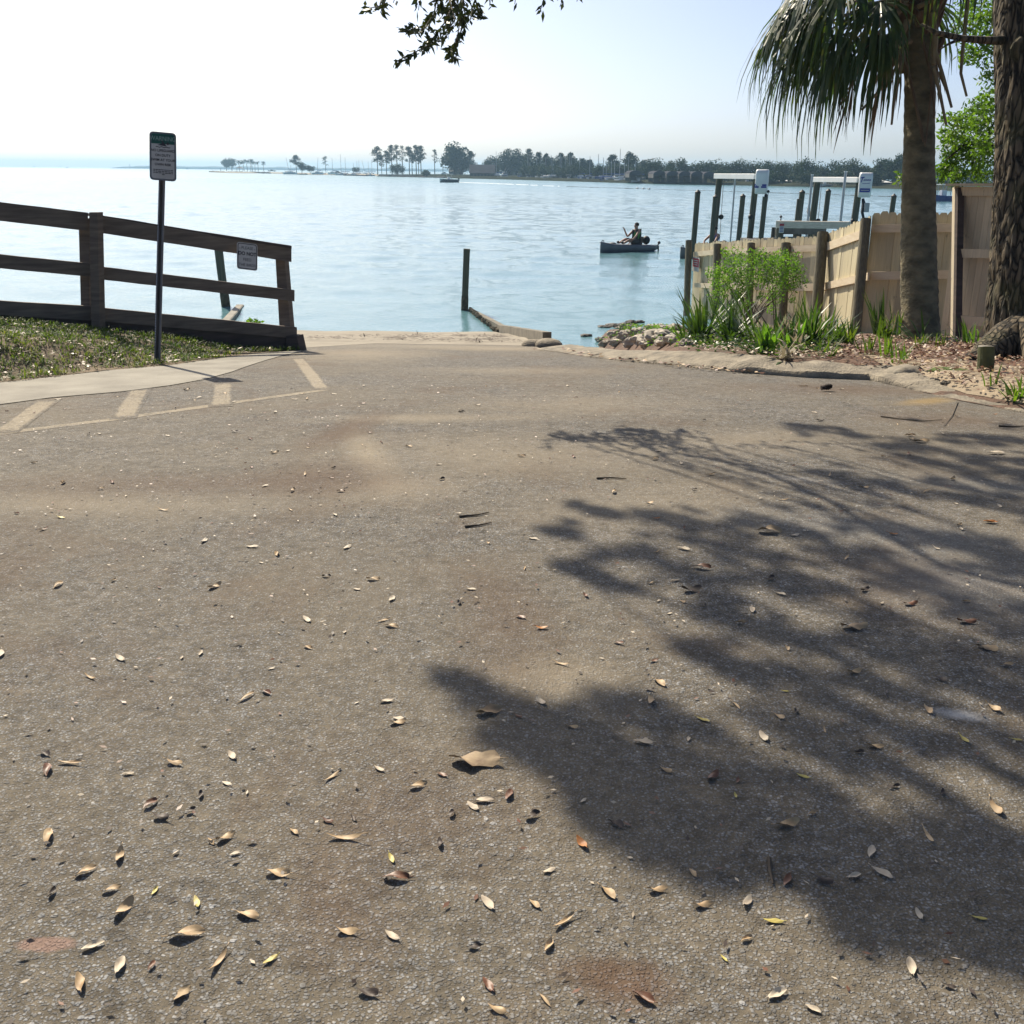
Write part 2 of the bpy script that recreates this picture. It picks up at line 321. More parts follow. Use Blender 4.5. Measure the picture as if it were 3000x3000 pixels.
# ------------------------------------------------------------------ object helpers
ORG = {}
def tag(o, label=None, cat=None, group=None, kind=None):
    if label: o['label'] = label
    if cat: o['category'] = cat
    if group: o['group'] = group
    if kind: o['kind'] = kind
    return o
def thing(name, loc, label, cat, group=None):
    o = bpy.data.objects.new(name, None); o.empty_display_size = .2; COL.objects.link(o); o.location = loc
    ORG[o.name] = Vector(loc); return tag(o, label, cat, group)
class MB:
    def __init__(s): s.v = []; s.f = []
    def add(s, vs, fs):
        n = len(s.v); s.v += [tuple(v) for v in vs]; s.f += [tuple(i + n for i in f) for f in fs]
    def quad(s, a, b, c, d): s.add([a, b, c, d], [(0, 1, 2, 3)])
    def hexa(s, p): s.add(p, [(0, 3, 2, 1), (4, 5, 6, 7), (0, 1, 5, 4), (1, 2, 6, 5), (2, 3, 7, 6), (3, 0, 4, 7)])
    def box(s, c, size, rz=0, M3=None):
        c = Vector(c); hx, hy, hz = size[0] / 2, size[1] / 2, size[2] / 2
        m = M3 or Matrix.Rotation(rz, 3, 'Z')
        s.hexa([c + m @ Vector(q) for q in ((-hx, -hy, -hz), (hx, -hy, -hz), (hx, hy, -hz), (-hx, hy, -hz), (-hx, -hy, hz), (hx, -hy, hz), (hx, hy, hz), (-hx, hy, hz))])
    def beam(s, a, b, w, h, up=(0, 0, 1)):
        a, b = Vector(a), Vector(b); d = (b - a).normalized(); sd = d.cross(Vector(up)).normalized(); u = sd.cross(d)
        x, y = sd * w / 2, u * h / 2
        s.hexa([a - x - y, a + x - y, a + x + y, a - x + y, b - x - y, b + x - y, b + x + y, b - x + y])
    def tube(s, path, rad, n=8, cap=True, wob=0, seed=0):
        path = [Vector(p) for p in path]; k = len(path)
        if not hasattr(rad, '__len__'): rad = [rad] * k
        rings = []; ref = None
        for i, p in enumerate(path):
            d = (path[min(k - 1, i + 1)] - path[max(0, i - 1)]).normalized()
            if ref is None: ref = d.orthogonal().normalized()
            ref = (ref - d * ref.dot(d)).normalized(); q = d.cross(ref)
            rings.append([p + (ref * math.cos(2 * math.pi * j / n) + q * math.sin(2 * math.pi * j / n)) * rad[i] *
                          (1 + (wob * noise.noise(Vector((p.x * 3 + math.cos(2*math.pi*j/n), p.y * 3 + math.sin(2*math.pi*j/n), p.z * 3 + seed))) if wob else 0)) for j in range(n)])
        fs = [(i * n + j, i * n + (j + 1) % n, (i + 1) * n + (j + 1) % n, (i + 1) * n + j) for i in range(k - 1) for j in range(n)]
        if cap: fs += [tuple(range(n - 1, -1, -1)), tuple((k - 1) * n + j for j in range(n))]
        s.add([v for r in rings for v in r], fs)
    def ball(s, c, r, n=8, m=6, sq=(1, 1, 1), wob=0, seed=0, wsc=1.5):
        c = Vector(c); vs = [c + Vector((0, 0, r * sq[2]))]
        for i in range(1, m):
            for j in range(n):
                a, b = math.pi * i / m, 2 * math.pi * j / n
                vs.append(c + Vector((math.sin(a) * math.cos(b) * r * sq[0], math.sin(a) * math.sin(b) * r * sq[1], math.cos(a) * r * sq[2])))
        vs.append(c - Vector((0, 0, r * sq[2])))
        if wob: vs = [c + (v - c) * (1 + wob * noise.noise((v - c) / r * wsc + Vector((seed, seed * .7, 0)))) for v in vs]
        fs = [(0, 1 + j, 1 + (j + 1) % n) for j in range(n)]
        fs += [(1 + i * n + j, 1 + (i + 1) * n + j, 1 + (i + 1) * n + (j + 1) % n, 1 + i * n + (j + 1) % n) for i in range(m - 2) for j in range(n)]
        e = len(vs) - 1; fs += [(e, 1 + (m - 2) * n + (j + 1) % n, 1 + (m - 2) * n + j) for j in range(n)]
        s.add(vs, fs)
    def loft(s, rings, cap=True):
        n = len(rings[0]); k = len(rings)
        fs = [(i * n + j, i * n + (j + 1) % n, (i + 1) * n + (j + 1) % n, (i + 1) * n + j) for i in range(k - 1) for j in range(n)]
        if cap: fs += [tuple(range(n - 1, -1, -1)), tuple((k - 1) * n + j for j in range(n))]
        s.add([v for r in rings for v in r], fs)
    def leaf(s, p, d, nrm, L, W, fold=.15):
        d = d.normalized(); sd = d.cross(nrm)
        if sd.length < 1e-4: sd = d.orthogonal()
        sd.normalize(); up = sd.cross(d)
        m = p + d * L * .45 + up * (-fold * W)
        s.add([p, m + sd * W / 2 + up * fold * W, p + d * L, m - sd * W / 2 + up * fold * W], [(0, 1, 2, 3)])
    def build(s, name, mat, parent=None, base=None, smooth=False, bevel=0):
        o0 = ORG[parent.name] if parent else (Vector(base) if base is not None else Vector((0, 0, 0)))
        me = bpy.data.meshes.new(name); me.from_pydata([(a[0] - o0.x, a[1] - o0.y, a[2] - o0.z) for a in s.v], [], s.f)
        if bevel:
            bm = bmesh.new(); bm.from_mesh(me); bmesh.ops.recalc_face_normals(bm, faces=bm.faces)
            bmesh.ops.bevel(bm, geom=list(bm.edges), offset=bevel, segments=1, affect='EDGES', clamp_overlap=True); bm.to_mesh(me); bm.free()
        else:
            pass
        me.materials.append(mat if not isinstance(mat, str) else M[mat])
        if smooth: me.polygons.foreach_set('use_smooth', [True] * len(me.polygons))
        me.update()
        o = bpy.data.objects.new(name, me); COL.objects.link(o)
        if parent: o.parent = parent
        else: o.location = o0
        ORG[o.name] = o0; return o
def solid(name, mat, f, parent=None, base=None, smooth=False, bevel=0):
    m = MB(); f(m); return m.build(name, mat, parent, base, smooth, bevel)
def rv(s=1): return Vector((random.uniform(-s, s), random.uniform(-s, s), random.uniform(-s, s)))
def rdir():
    while True:
        v = rv()
        if .05 < v.length < 1: return v.normalized()
def inside(p, poly):
    c = False; j = len(poly) - 1
    for i in range(len(poly)):
        if (poly[i][1] > p[1]) != (poly[j][1] > p[1]) and p[0] < (poly[j][0] - poly[i][0]) * (p[1] - poly[i][1]) / (poly[j][1] - poly[i][1]) + poly[i][0]: c = not c
        j = i
    return c
def sheet(name, poly, H, off, step, mat, dense=None):
    """a ground sheet filling poly, lying off metres above the height function"""
    pts = [Vector((p[0], p[1])) for p in poly]
    bp = []
    for i in range(len(pts)):                          # subdivide the border
        a, b = pts[i], pts[(i + 1) % len(pts)]; k = max(1, int((b - a).length / step))
        bp += [a.lerp(b, j / k) for j in range(k)]
    nb = len(bp); xs = [p.x for p in bp]; ys = [p.y for p in bp]; P = list(bp)
    x = min(xs) + step / 2
    while x < max(xs):
        y = min(ys) + step / 2
        while y < max(ys):
            if inside((x, y), bp) and min((Vector((x, y)) - q).length_squared for q in bp) > (step * .4) ** 2: P.append(Vector((x + random.uniform(-.1, .1) * step, y + random.uniform(-.1, .1) * step)))
            y += step
        x += step
    v, e, f, *_ = delaunay_2d_cdt(P, [(i, (i + 1) % nb) for i in range(nb)], [], 1, 1e-5)
    fs = [t for t in f]
    me = bpy.data.meshes.new(name); me.from_pydata([(q.x, q.y, H(q.x, q.y) + off) for q in v], [], fs)
    me.materials.append(M[mat]); me.polygons.foreach_set('use_smooth', [True] * len(me.polygons)); me.update()
    o = bpy.data.objects.new(name, me); COL.objects.link(o); ORG[o.name] = Vector((0, 0, 0)); return o
def skin(pts, edges, rad, root=0, sub=2):
    me = bpy.data.meshes.new('tmp'); me.from_pydata([tuple(p) for p in pts], edges, [])
    o = bpy.data.objects.new('tmp', me); COL.objects.link(o)
    sk = o.modifiers.new('s', 'SKIN'); sk.use_smooth_shade = True
    ss = o.modifiers.new('u', 'SUBSURF'); ss.levels = sub; ss.render_levels = sub
    for i, d in enumerate(me.skin_vertices[0].data):
        r = rad[i]; d.radius = r if hasattr(r, '__len__') else (r, r); d.use_root = (i == root)
    dg = bpy.context.evaluated_depsgraph_get(); ev = o.evaluated_get(dg); m2 = ev.to_mesh()
    vs = [v.co.copy() for v in m2.vertices]; fs = [tuple(p.vertices) for p in m2.polygons]
    ev.to_mesh_clear(); bpy.data.objects.remove(o); bpy.data.meshes.remove(me); return vs, fs
def text(mb, body, size, frame, z=0, align='CENTER', bold=0, xs=1):
    """letters as flat outlines placed through frame(x, y, z) -> world"""
    cu = bpy.data.curves.new('t', 'FONT'); cu.body = body; cu.size = size; cu.align_x = align; cu.align_y = 'CENTER'; cu.offset = bold; cu.resolution_u = 3
    o = bpy.data.objects.new('t', cu); COL.objects.link(o)
    dg = bpy.context.evaluated_depsgraph_get(); ev = o.evaluated_get(dg); me = ev.to_mesh()
    mb.add([frame(v.co.x * xs, v.co.y, z) for v in me.vertices], [tuple(p.vertices) for p in me.polygons])
    ev.to_mesh_clear(); bpy.data.objects.remove(o); bpy.data.curves.remove(cu)
def rrect(w, h, r, n=4):
    out = []
    for cx, cy, a0 in ((w/2 - r, h/2 - r, 0), (-w/2 + r, h/2 - r, 90), (-w/2 + r, -h/2 + r, 180), (w/2 - r, -h/2 + r, 270)):
        for i in range(n + 1):
            a = R(a0 + 90 * i / n); out.append((cx + r * math.cos(a), cy + r * math.sin(a)))
    return out
def plate(mb, frame, outl, z0, z1):
    n = len(outl)
    mb.add([frame(x, y, z0) for x, y in outl] + [frame(x, y, z1) for x, y in outl], [tuple(range(n - 1, -1, -1)), tuple(range(n, 2 * n))] + [(i, (i + 1) % n, n + (i + 1) % n, n + i) for i in range(n)])
def ring_plate(mb, frame, o1, o2, z0, z1):
    n = len(o1); V = [frame(*p, z1) for p in o1] + [frame(*p, z1) for p in o2]
    mb.add(V, [(i, (i + 1) % n, n + (i + 1) % n, n + i) for i in range(n)])
def copy_tree(o, parent=None):
    c = o.copy(); COL.objects.link(c); c.parent = parent
    for ch in list(o.children): copy_tree(ch, c)
    return c

# ================================================================== THE SETTING
def G(px, py): p = gr(px, py); return (p.x, p.y)
SW_LO = [G(*q) for q in ((0, 1186), (150, 1166), (360, 1148), (500, 1130), (600, 1112), (680, 1090), (760, 1062), (830, 1042), (885, 1030))]
SW_UP = [G(*q) for q in ((0, 1122), (150, 1106), (310, 1087), (500, 1071), (640, 1051), (700, 1043), (770, 1035), (880, 1028))]
ex = lambda a, b, k: (a[0] + (a[0] - b[0]) * k, a[1] + (a[1] - b[1]) * k)
SW_LO = [ex(SW_LO[0], SW_LO[2], 3)] + SW_LO
SW_UP = [ex(SW_UP[0], SW_UP[2], 3)] + SW_UP
def Hlawn(x, y):
    A = max(0, min(.42, (-2.55 - x) * .135))
    return prof(y) + A * sstep(0, .9, pdist((x, y), SW_UP)) + .012 * noise.noise(Vector((x * 2, y * 2, 0)))
FL = [at(0, 955, 11.0), at(265, 985, 11.4), at(866, 1024, 12.6)]         # foot of the left fence
FL = [Vector((p.x, p.y)) for p in FL]
KF = [G(*q) for q in ((1560, 1024), (1640, 1033), (1711, 1045), (1818, 1057), (1925, 1067), (2092, 1085), (2170, 1092), (2360, 1106), (2543, 1113), (2673, 1142), (2802, 1173), (2983, 1207))]
KF += [ex(KF[-1], KF[-3], 1.5), ex(KF[-1], KF[-3], 5)]
def kside(x, y):
    """signed distance behind the kerb's road edge (positive on the planting bed)"""
    d = 1e9; sgn = 1
    for a, b in zip(KF, KF[1:]):
        q = segdist((x, y), a, b)
        if q < d - 1e-9:
            d = q; sgn = 1 if (b[0] - a[0]) * (y - a[1]) - (b[1] - a[1]) * (x - a[0]) > 0 else -1
    return d * sgn
def Hbed(x, y):
    k = kside(x, y)
    w = sstep(1.0, 2.2, x + .1 * max(0, 14 - y))
    return prof(y) + .115 * sstep(.05, .5, k) * w - .85 * (1 - w) * sstep(.35, 1.1, k) + .03 * noise.noise(Vector((x * 1.3, y * 1.3, 3))) * sstep(.4, 1, k)
print('kerb', KF[0], KF[5], KF[-3], 'sidewalk', SW_UP[1], SW_LO[1], 'fence', FL)

# base terrain, dips under the water
def jx(y): return .50 - (y - 16) * .1457
def Hbase(x, y):
    return - .75 * sstep(.1, .6, x - jx(y)) * sstep(13.4, 14.6, y) * (1 - sstep(2.0, 3.2, x)) + prof(y) - .07 - .55 * sstep(0, 2, max(0, (y - 13)) if x < -3 else 0)
def terrain():
    m = MB(); xs = [-70, -40, -25] + [i * .75 - 18 for i in range(49)] + [25, 40, 70]; ys = [-60, -30, -12] + [i * .75 - 6 for i in range(60)] + [50, 80]
    nx = len(xs)
    for y in ys:
        for x in xs: m.v.append((x, y, Hbase(x, y)))
    for j in range(len(ys) - 1):
        for i in range(nx - 1): m.f.append((j*nx+i, j*nx+i+1, (j+1)*nx+i+1, (j+1)*nx+i))
    tag(m.build('ground', 'ground', smooth=True), kind='structure')
terrain()
# the bay: one sheet with real chop, finely divided in the stretch in front of the ramp
def water():
    rg = np.random.RandomState(5)
    d = [14.0]
    while d[-1] < 650: d.append(d[-1] * 1.0095 + .02)
    d += [760, 900, 1150, 1600, 2400, 3600, 5990]; d = np.array(d)
    th = np.concatenate([np.radians([-90, -75, -60, -50, -42, -36]), np.linspace(np.radians(-32), np.radians(32), 760), np.radians([36, 42, 50, 60, 75, 90])])
    D, T = np.meshgrid(d, th, indexing='ij'); X = D * np.sin(T); Y = D * np.cos(T); Z = np.zeros_like(X)
    n = 46; lam = np.exp(rg.uniform(np.log(.35), np.log(4.2), n)); ang = rg.normal(np.radians(-100), .75, n); ph = rg.uniform(0, 6.28, n)
    for l, a, p in zip(lam, ang, ph):
        k = 2 * np.pi / l; amp = .018 / k * (1 - .5 * (l < .8)); Z += amp * np.sin(k * (X * np.cos(a) + Y * np.sin(a)) + p)
    gust = .75 + .35 * np.sin(X * .045 + 1.3 * np.sin(Y * .03)) * np.sin(Y * .06 + X * .01)
    calm = np.clip((D - 18) / 34, 0, 1); Z *= (.22 + .78 * calm) * gust * (D < 700)
    nr, nc = X.shape; V = np.stack([X.ravel(), Y.ravel(), (Z + WZ).ravel()], 1)
    i = np.arange((nr - 1) * (nc - 1)); r, c = i // (nc - 1), i % (nc - 1); a = r * nc + c
    Fq = np.stack([a, a + nc, a + nc + 1, a + 1], 1)[:, ::-1]
    me = bpy.data.meshes.new('water'); me.vertices.add(len(V)); me.vertices.foreach_set('co', V.ravel().astype(np.float32))
    me.loops.add(Fq.size); me.loops.foreach_set('vertex_index', Fq.ravel().astype(np.int32)); me.polygons.add(len(Fq)); me.polygons.foreach_set('loop_start', (np.arange(len(Fq)) * 4).astype(np.int32)); me.polygons.foreach_set('loop_total', np.full(len(Fq), 4, np.int32))
    me.polygons.foreach_set('use_smooth', np.ones(len(Fq), bool)); me.update(calc_edges=True); me.materials.append(M['water'])
    o = bpy.data.objects.new('water', me); COL.objects.link(o); tag(o, kind='structure')
water()

ramp_end = [G(1560, 1010), G(1300, 1006), G(1100, 1003), G(885, 1016)]
lot = [(-14, -5), (14, -5)] + [KF[-1]] + KF[-2::-1] + ramp_end + SW_LO[::-1] + [(-14, SW_LO[0][1])]
# the lot runs a little under the kerb and the pavement
lot = [(-14, -5), (14, -5), (14, KF[-1][1])] + [(x + .12, y + .12) for x, y in KF[-2::-1]] + ramp_end + [(x - .02, y + .25) for x, y in SW_LO[:0:-1]] + [(-14, SW_LO[1][1] + 1)]
tag(sheet('road', lot, Hroad, 0, .3, 'asphalt'), kind='structure')
tag(sheet('pavement', SW_LO + SW_UP[::-1], Hroad, .005, .3, 'concrete'), kind='structure')
lawn = SW_UP + [(FL[2].x + .05, FL[2].y + .1), (FL[1].x, FL[1].y + .1), (FL[0].x, FL[0].y + .1), (FL[0].x - 6, FL[0].y - 1.2)]
tag(sheet('lawn', lawn, Hlawn, .003, .16, 'lawn'), kind='structure')
beach = [(x, y) for x, y in (G(1585, 1010), G(1560, 1013), G(1300, 1009), G(1100, 1006), G(890, 1019))]
beach = beach + [(FL[2].x + .1, FL[2].y + .35), (FL[2].x - 1, 15), (-6, 20), (-6, 26), (jx(26) + .08, 26), (jx(20) + .08, 20)]
tag(sheet('beach', beach, lambda x, y: prof(y) + (.02 + .02 * noise.noise(Vector((x * .9, y * .9, 5)))) * sstep(15.6, 17.2, y), .0015, .3, 'sand'), kind='structure')
bedpoly = [(x, y) for x, y in KF] + [(12, KF[-1][1]), (14, 12), (14, 30), (2, 30), (.9, 22)]
tag(sheet('planting_bed', bedpoly, Hbed, .005, .22, 'litter_soil'), kind='structure')
# worn yellow hatching beside the pavement
def stripe(name, pts, w, off=.0009):
    P = [Vector(G(*q)) for q in pts]; m = MB(); cov = []
    for i in range(len(P) - 1):
        k = max(2, int((P[i+1] - P[i]).length / .15)); d = (P[i+1] - P[i]).normalized(); s = Vector((-d.y, d.x)) * w / 2
        for j in range(k):
            a, b = P[i].lerp(P[i+1], j / k), P[i].lerp(P[i+1], (j + 1) / k)
            for e0, e1 in ((-1, -.55), (-.55, .55), (.55, 1)): m.quad(*[(v.x, v.y, prof(v.y) + off) for v in (a + s * e0, a + s * e1, b + s * e1, b + s * e0)])
            ends = (0 if (i == 0 and j == 0) else 1, 0 if (i == len(P) - 2 and j == k - 1) else 1)
            for e0, e1 in ((0, 1), (1, 1), (1, 0)): cov.extend([e0 * ends[0], e1 * ends[0], e1 * ends[1], e0 * ends[1]])
    o = m.build(name, 'paint'); at_ = o.data.attributes.new('cover', 'FLOAT', 'POINT'); at_.data.foreach_set('value', [float(c) for c in cov]); tag(o, kind='structure'); return m
stripe('road_marking', [(-40, 1275), (350, 1226), (640, 1186), (978, 1139)], .12)
stripe('road_marking', [(12, 1268), (146, 1170)], .18, .0017); stripe('road_marking', [(360, 1228), (412, 1138)], .18, .0017)
stripe('road_marking', [(646, 1192), (654, 1122)], .18, .0017); stripe('road_marking', [(944, 1142), (905, 1090), (872, 1050)], .15, .0017)

# kerb: a rolled concrete section that follows the edge of the lot
def kerb():
    m = MB(); prev = None
    P = []
    for a, b in zip(KF, KF[1:]):
        a, b = Vector(a), Vector(b); k = max(1, int((b - a).length / .06)); P += [a.lerp(b, j / k) for j in range(k)]
    sec = [(0, -.06), (.0, .012), (.05, .036), (.13, .074), (.23, .098), (.34, .108), (.40, .095), (.42, -.06)]
    rings = []
    for i, p in enumerate(P):
        d = (P[min(i + 6, len(P) - 1)] - P[max(i - 6, 0)]).normalized(); nrm = Vector((-d.y, d.x))
        h = (1 - .8 * sstep(9.6, 8.2, p.y) if p.y < 9.6 else 1) * (.28 + .72 * sstep(KF[0][0], KF[5][0], p.x))
        fl = sstep(KF[5][0], KF[6][0] + .2, p.x) * sstep(KF[9][1] - .3, KF[8][1], p.y)      # squarer, broken face on the stretch by the cone
        ring = []
        for s, z in (sec if fl < .3 else [(0, -.06), (.0, .012), (.012, .05), (.05, .09), (.20, .115), (.34, .128), (.40, .11), (.42, -.06)]):
            s2 = s * (1 + .35 * (1 - fl)) if p.y > 9.3 else s * .75
            w = .010 * noise.noise(Vector((p.x * 4 + s * 9, p.y * 4, z * 9))) + .007 * noise.noise(Vector((p.x * 17, p.y * 17, s * 40)))
            q = p + nrm * s2; z2 = z if z < 0 else z * (1 - fl) + max(z, .075) * fl * (.75 + .5 * noise.noise(Vector((p.x * 3, p.y * 3, 1)))) ; ring.append((q.x, q.y, prof(p.y) + z2 * max(.12, h) + w))
        rings.append(ring)
    m.loft(rings); o = m.build('kerb', 'kerb', smooth=True); tag(o, kind='structure')
kerb()
# sandy dirt apron where the kerb is buried
apron = [Vector(G(*q)) for q in ((2570, 1100), (2700, 1128), (2830, 1165), (2990, 1195))]
ap = [(p.x, p.y) for p in apron] + [(7.5, apron[-1].y + .2), (7.0, apron[-1].y + .9)] + [(apron[2].x + 1.0, apron[2].y + 1.0), (apron[1].x + .6, apron[1].y + .8), (apron[0].x + .1, apron[0].y + .75)]
tag(sheet('dirt_apron', ap, Hbed, .012, .15, 'dirt'), kind='structure')

# ================================================================== LEFT: FENCE, SIGNS, PILES
fence = thing('wooden_fence', at(560, 1005, 12), 'dark weathered timber rail fence running down the lawn edge on the left', 'fence')
def railp(name, mat, x0, yt0, yb0, d0, x1, yt1, yb1, d1, th, ext=0, back=0):
    """a board whose near face has the given picture corners at two depths; th = thickness away from the viewer"""
    a, b, c, d = at(x0, yt0, d0), at(x0, yb0, d0), at(x1, yt1, d1), at(x1, yb1, d1)
    if ext: a, b = a + (a - c) * ext, b + (b - d) * ext
    n = (c - a).cross(Vector((0, 0, 1))).normalized()
    if n.y < 0: n = -n
    o = n * back; t = n * th
    k = 10; rings = []
    for i in range(k + 1):
        f = i / k; w = Vector((0, 0, .006 * noise.noise(Vector((x0 * .1 + i * .9, yt0 * .1, 0)))))
        A, B = a.lerp(c, f) + o + w, b.lerp(d, f) + o + w
        rings.append([A, A + t, B + t, B])
    m = MB(); m.loft(rings); return m.build(name, mat, fence)
dA, dB, dC = 11.0, 11.4, 12.6
railp('rail', 'oldwood', 0, 592, 647, dA, 258, 623, 677, dB, .045, 1.6)
railp('rail', 'oldwood', 0, 745, 786, dA, 264, 772, 811, dB, .045, 1.6)
railp('rail', 'oldwood', 0, 881, 923, dA, 266, 897, 939, dB, .045, 1.6)
railp('rail', 'oldwood', 283, 632, 681, dB, 854, 727, 767, dC, .045)
railp('rail', 'oldwood', 288, 780, 818, dB, 863, 850, 883, dC, .045)
railp('rail', 'oldwood', 292, 901, 941, dB, 870, 959, 992, dC, .045)
railp('cap_board', 'oldwood_dark', 262, 625, 633, dB, 853, 720, 728, dC, .15, 0, -.02)
railp('bulkhead_board', 'oldwood_dark', 0, 921, 975, dA, 270, 937, 1000, dB, .06, 1.6, .03)
railp('bulkhead_board', 'oldwood_dark', 290, 939, 1002, dB, 874, 990, 1040, dC, .06, 0, .03)
def post4(name, mat, x0a, x1a, ya, x0b, x1b, yb, d, th, par=fence, back=0):
    a, b, c, e = at(x0a, ya, d), at(x1a, ya, d), at(x0b, yb, d), at(x1b, yb, d); n = Vector((.25, .97, 0)).normalized(); o = n * back; t = n * th
    m = MB(); m.loft([[a + o, b + o, b + o + t, a + o + t], [c + o, e + o, e + o + t, c + o + t]]); return m.build(name, mat, par)
post4('post', 'oldwood', 261, 285, 622, 269, 293, 1000, dB - .12, .10)
post4('post', 'oldwood', 230, 260, 640, 238, 262, 940, dB + .06, .10)
post4('post', 'oldwood', 806, 832, 740, 820, 853, 985, dC + .08, .11)
post4('end_block', 'oldwood_dark', 838, 869, 985, 840, 880, 1034, dC - .08, .18)

# warning sign
SD = 10.3
sroot = thing('warning_sign', at(461, 1016, SD), 'white and green metal warning sign on a thin dark post, swim at your own risk', 'sign')
pb, pt = at(461, 1020, SD), at(474, 525, SD); ptt = at(477, 400, SD)
def sign_post(m):
    d = (ptt - pb).normalized(); x = Vector((1, -.25, 0)).normalized(); y = Vector((.25, 1, 0)).normalized(); w, dp, t = .033, .035, .006
    prof_ = [(-w, 0), (-w * .55, 0), (-w * .4, dp), (w * .4, dp), (w * .55, 0), (w, 0), (w, t), (w * .62, t), (w * .45, dp + t), (-w * .45, dp + t), (-w * .62, t), (-w, t)]
    b0 = pb - d * .3
    m.loft([[b0 + x * u + y * v for u, v in prof_], [ptt + x * u + y * v for u, v in prof_]])
po = solid('post', 'steel', sign_post, sroot)
def holes(m):
    d = (ptt - pb).normalized(); x = Vector((1, -.25, 0)).normalized(); y = Vector((.25, 1, 0)).normalized()
    for i in range(60):
        c = pb + d * (.06 + i * .0255) - x * .025 - y * .0015
        m.quad(c - x * .0045 - d * .005, c + x * .0045 - d * .005, c + x * .0045 + d * .005, c - x * .0045 + d * .005)
solid('bolt_hole', 'galv', holes, po)['kind'] = 'stuff'
c00, c10, c11, c01 = at(439, 384, SD), at(518, 391, SD + .07), at(515, 532, SD + .07), at(437, 526, SD)
ctr = (c00 + c10 + c11 + c01) / 4; ux = ((c10 - c00) + (c11 - c01)).normalized(); uz = ((c00 - c01) + (c10 - c11)); uz = (uz - ux * uz.dot(ux)).normalized(); un = ux.cross(uz).normalized()
if un.y > 0: un = -un
SWd, SHt = ((c10 - c00).length + (c11 - c01).length) / 2, ((c00 - c01).length + (c10 - c11).length) / 2
ctr = CAM + (ctr - CAM) * (1 - .085 / 10.3); SWd *= .992; SHt *= .992
fr = lambda x, y, z: ctr + ux * x + uz * y + un * z
bo = solid('board', 'signedge', lambda m: plate(m, fr, rrect(SWd, SHt, .035), -.003, 0), sroot)
solid('face', 'signwhite', lambda m: plate(m, fr, rrect(SWd - .036, SHt - .036, .022), .0005, .0012), bo)
def green(m):
    w, h = SWd - .036, SHt - .036; o = [(x, y) for x, y in rrect(w, h, .022) if y > 0]
    plate(m, fr, o + [(-w / 2, h * .275), (w / 2, h * .275)], .0015, .0022)
solid('green_band', 'signgreen', green, bo)
lt = MB(); text(lt, 'WARNING', .062, lambda x, y, z: fr(x, y + SHt * .36, .004), xs=.80); lt.build('lettering', 'signgreen_text', bo)
for s, y, sz in (('NO LIFEGUARD', .055, .034), ('ON DUTY', .008, .034), ('SWIM AT YOUR', -.038, .034), ('OWN RISK', -.083, .034)):
    lt = MB(); text(lt, s, sz, lambda a, b, c: fr(a, b + y * SHt / .48, .003), bold=.0008, xs=.92); lt.build('lettering', 'signblack', bo)
lt = MB()
rr = random.Random(3)
for y in (-.135, -.150, -.165, -.180):
    x = -SWd * .36 if y > -.175 else -.01
    while x < (SWd * .36 if y > -.175 else .02):
        w = rr.uniform(.010, .03); plate(lt, fr, [(x, y), (min(x + w, SWd * .37), y), (min(x + w, SWd * .37), y + .007), (x, y + .007)], .0015, .003); x += w + .006
lt.build('small_print', 'signblack', bo)
def swimmer(m):
    k = SHt / .48; f = lambda x, y, z: fr(x * k, (y + .115) * k, z)
    plate(m, f, [(-.055, -.006), (-.02, .006), (-.005, .018), (-.018, .044), (-.048, .036), (-.052, .042), (-.012, .055), (.014, .018), (.036, -.014)], .0015, .003)
    plate(m, f, [(.046 + .013 * math.cos(a * .6283), .013 + .013 * math.sin(a * .6283)) for a in range(10)], .0015, .003)
    top, bot = [], []
    for i in range(13):
        x = -.068 + i * .0115; y = -.024 + .0035 * math.sin(i * 1.6); top.append((x, y + .0035)); bot.append((x, y - .0035))
    plate(m, f, top + bot[::-1], .0015, .003)
solid('swimmer_symbol', 'signblack', swimmer, bo)

# small sign hung on the fence rail
BD = 12.16
b00, b10, b11, b01 = at(691, 709, BD), at(752, 718, BD + .12), at(752, 795, BD + .12), at(693, 789, BD)
bc = (b00 + b10 + b11 + b01) / 4; bx = ((b10 - b00) + (b11 - b01)).normalized(); bz = (b00 - b01) + (b10 - b11); bz = (bz - bx * bz.dot(bx)).normalized(); bn = bx.cross(bz).normalized()
if bn.y > 0: bn = -bn
bw, bh = ((b10 - b00).length + (b11 - b01).length) / 2, ((b00 - b01).length + (b10 - b11).length) / 2
bc = bc + bn * .03
fb = lambda x, y, z: bc + bx * x + bz * y + bn * z
bs = thing('notice_sign', bc, 'small grey notice screwed to the fence top rail asking not to feed birds', 'sign')
pl = solid('plate', 'signwhite', lambda m: plate(m, fb, rrect(bw, bh, .03), -.003, 0), bs)
solid('border', 'signblack', lambda m: ring_plate(m, fb, rrect(bw - .016, bh - .016, .026), rrect(bw - .034, bh - .034, .02), 0, .001), pl)
for s, y, sz, bo_ in (('PLEASE', .30, .048, .0003), ('DO NOT', .09, .056, .0025), ('FEED', -.13, .048, .0003), ('THE BIRDS', -.33, .046, .0003)):
    lt = MB(); text(lt, s, sz, lambda a, b, c: fb(a, b + y * bh, .0015), bold=bo_, xs=.92); lt.build('lettering', 'signblack', pl)
for s in (-1, 1): solid('screw', 'steel', lambda m: m.ball(fb(s * bw * .36, bh * .28, .002), .006, 6, 4), pl)

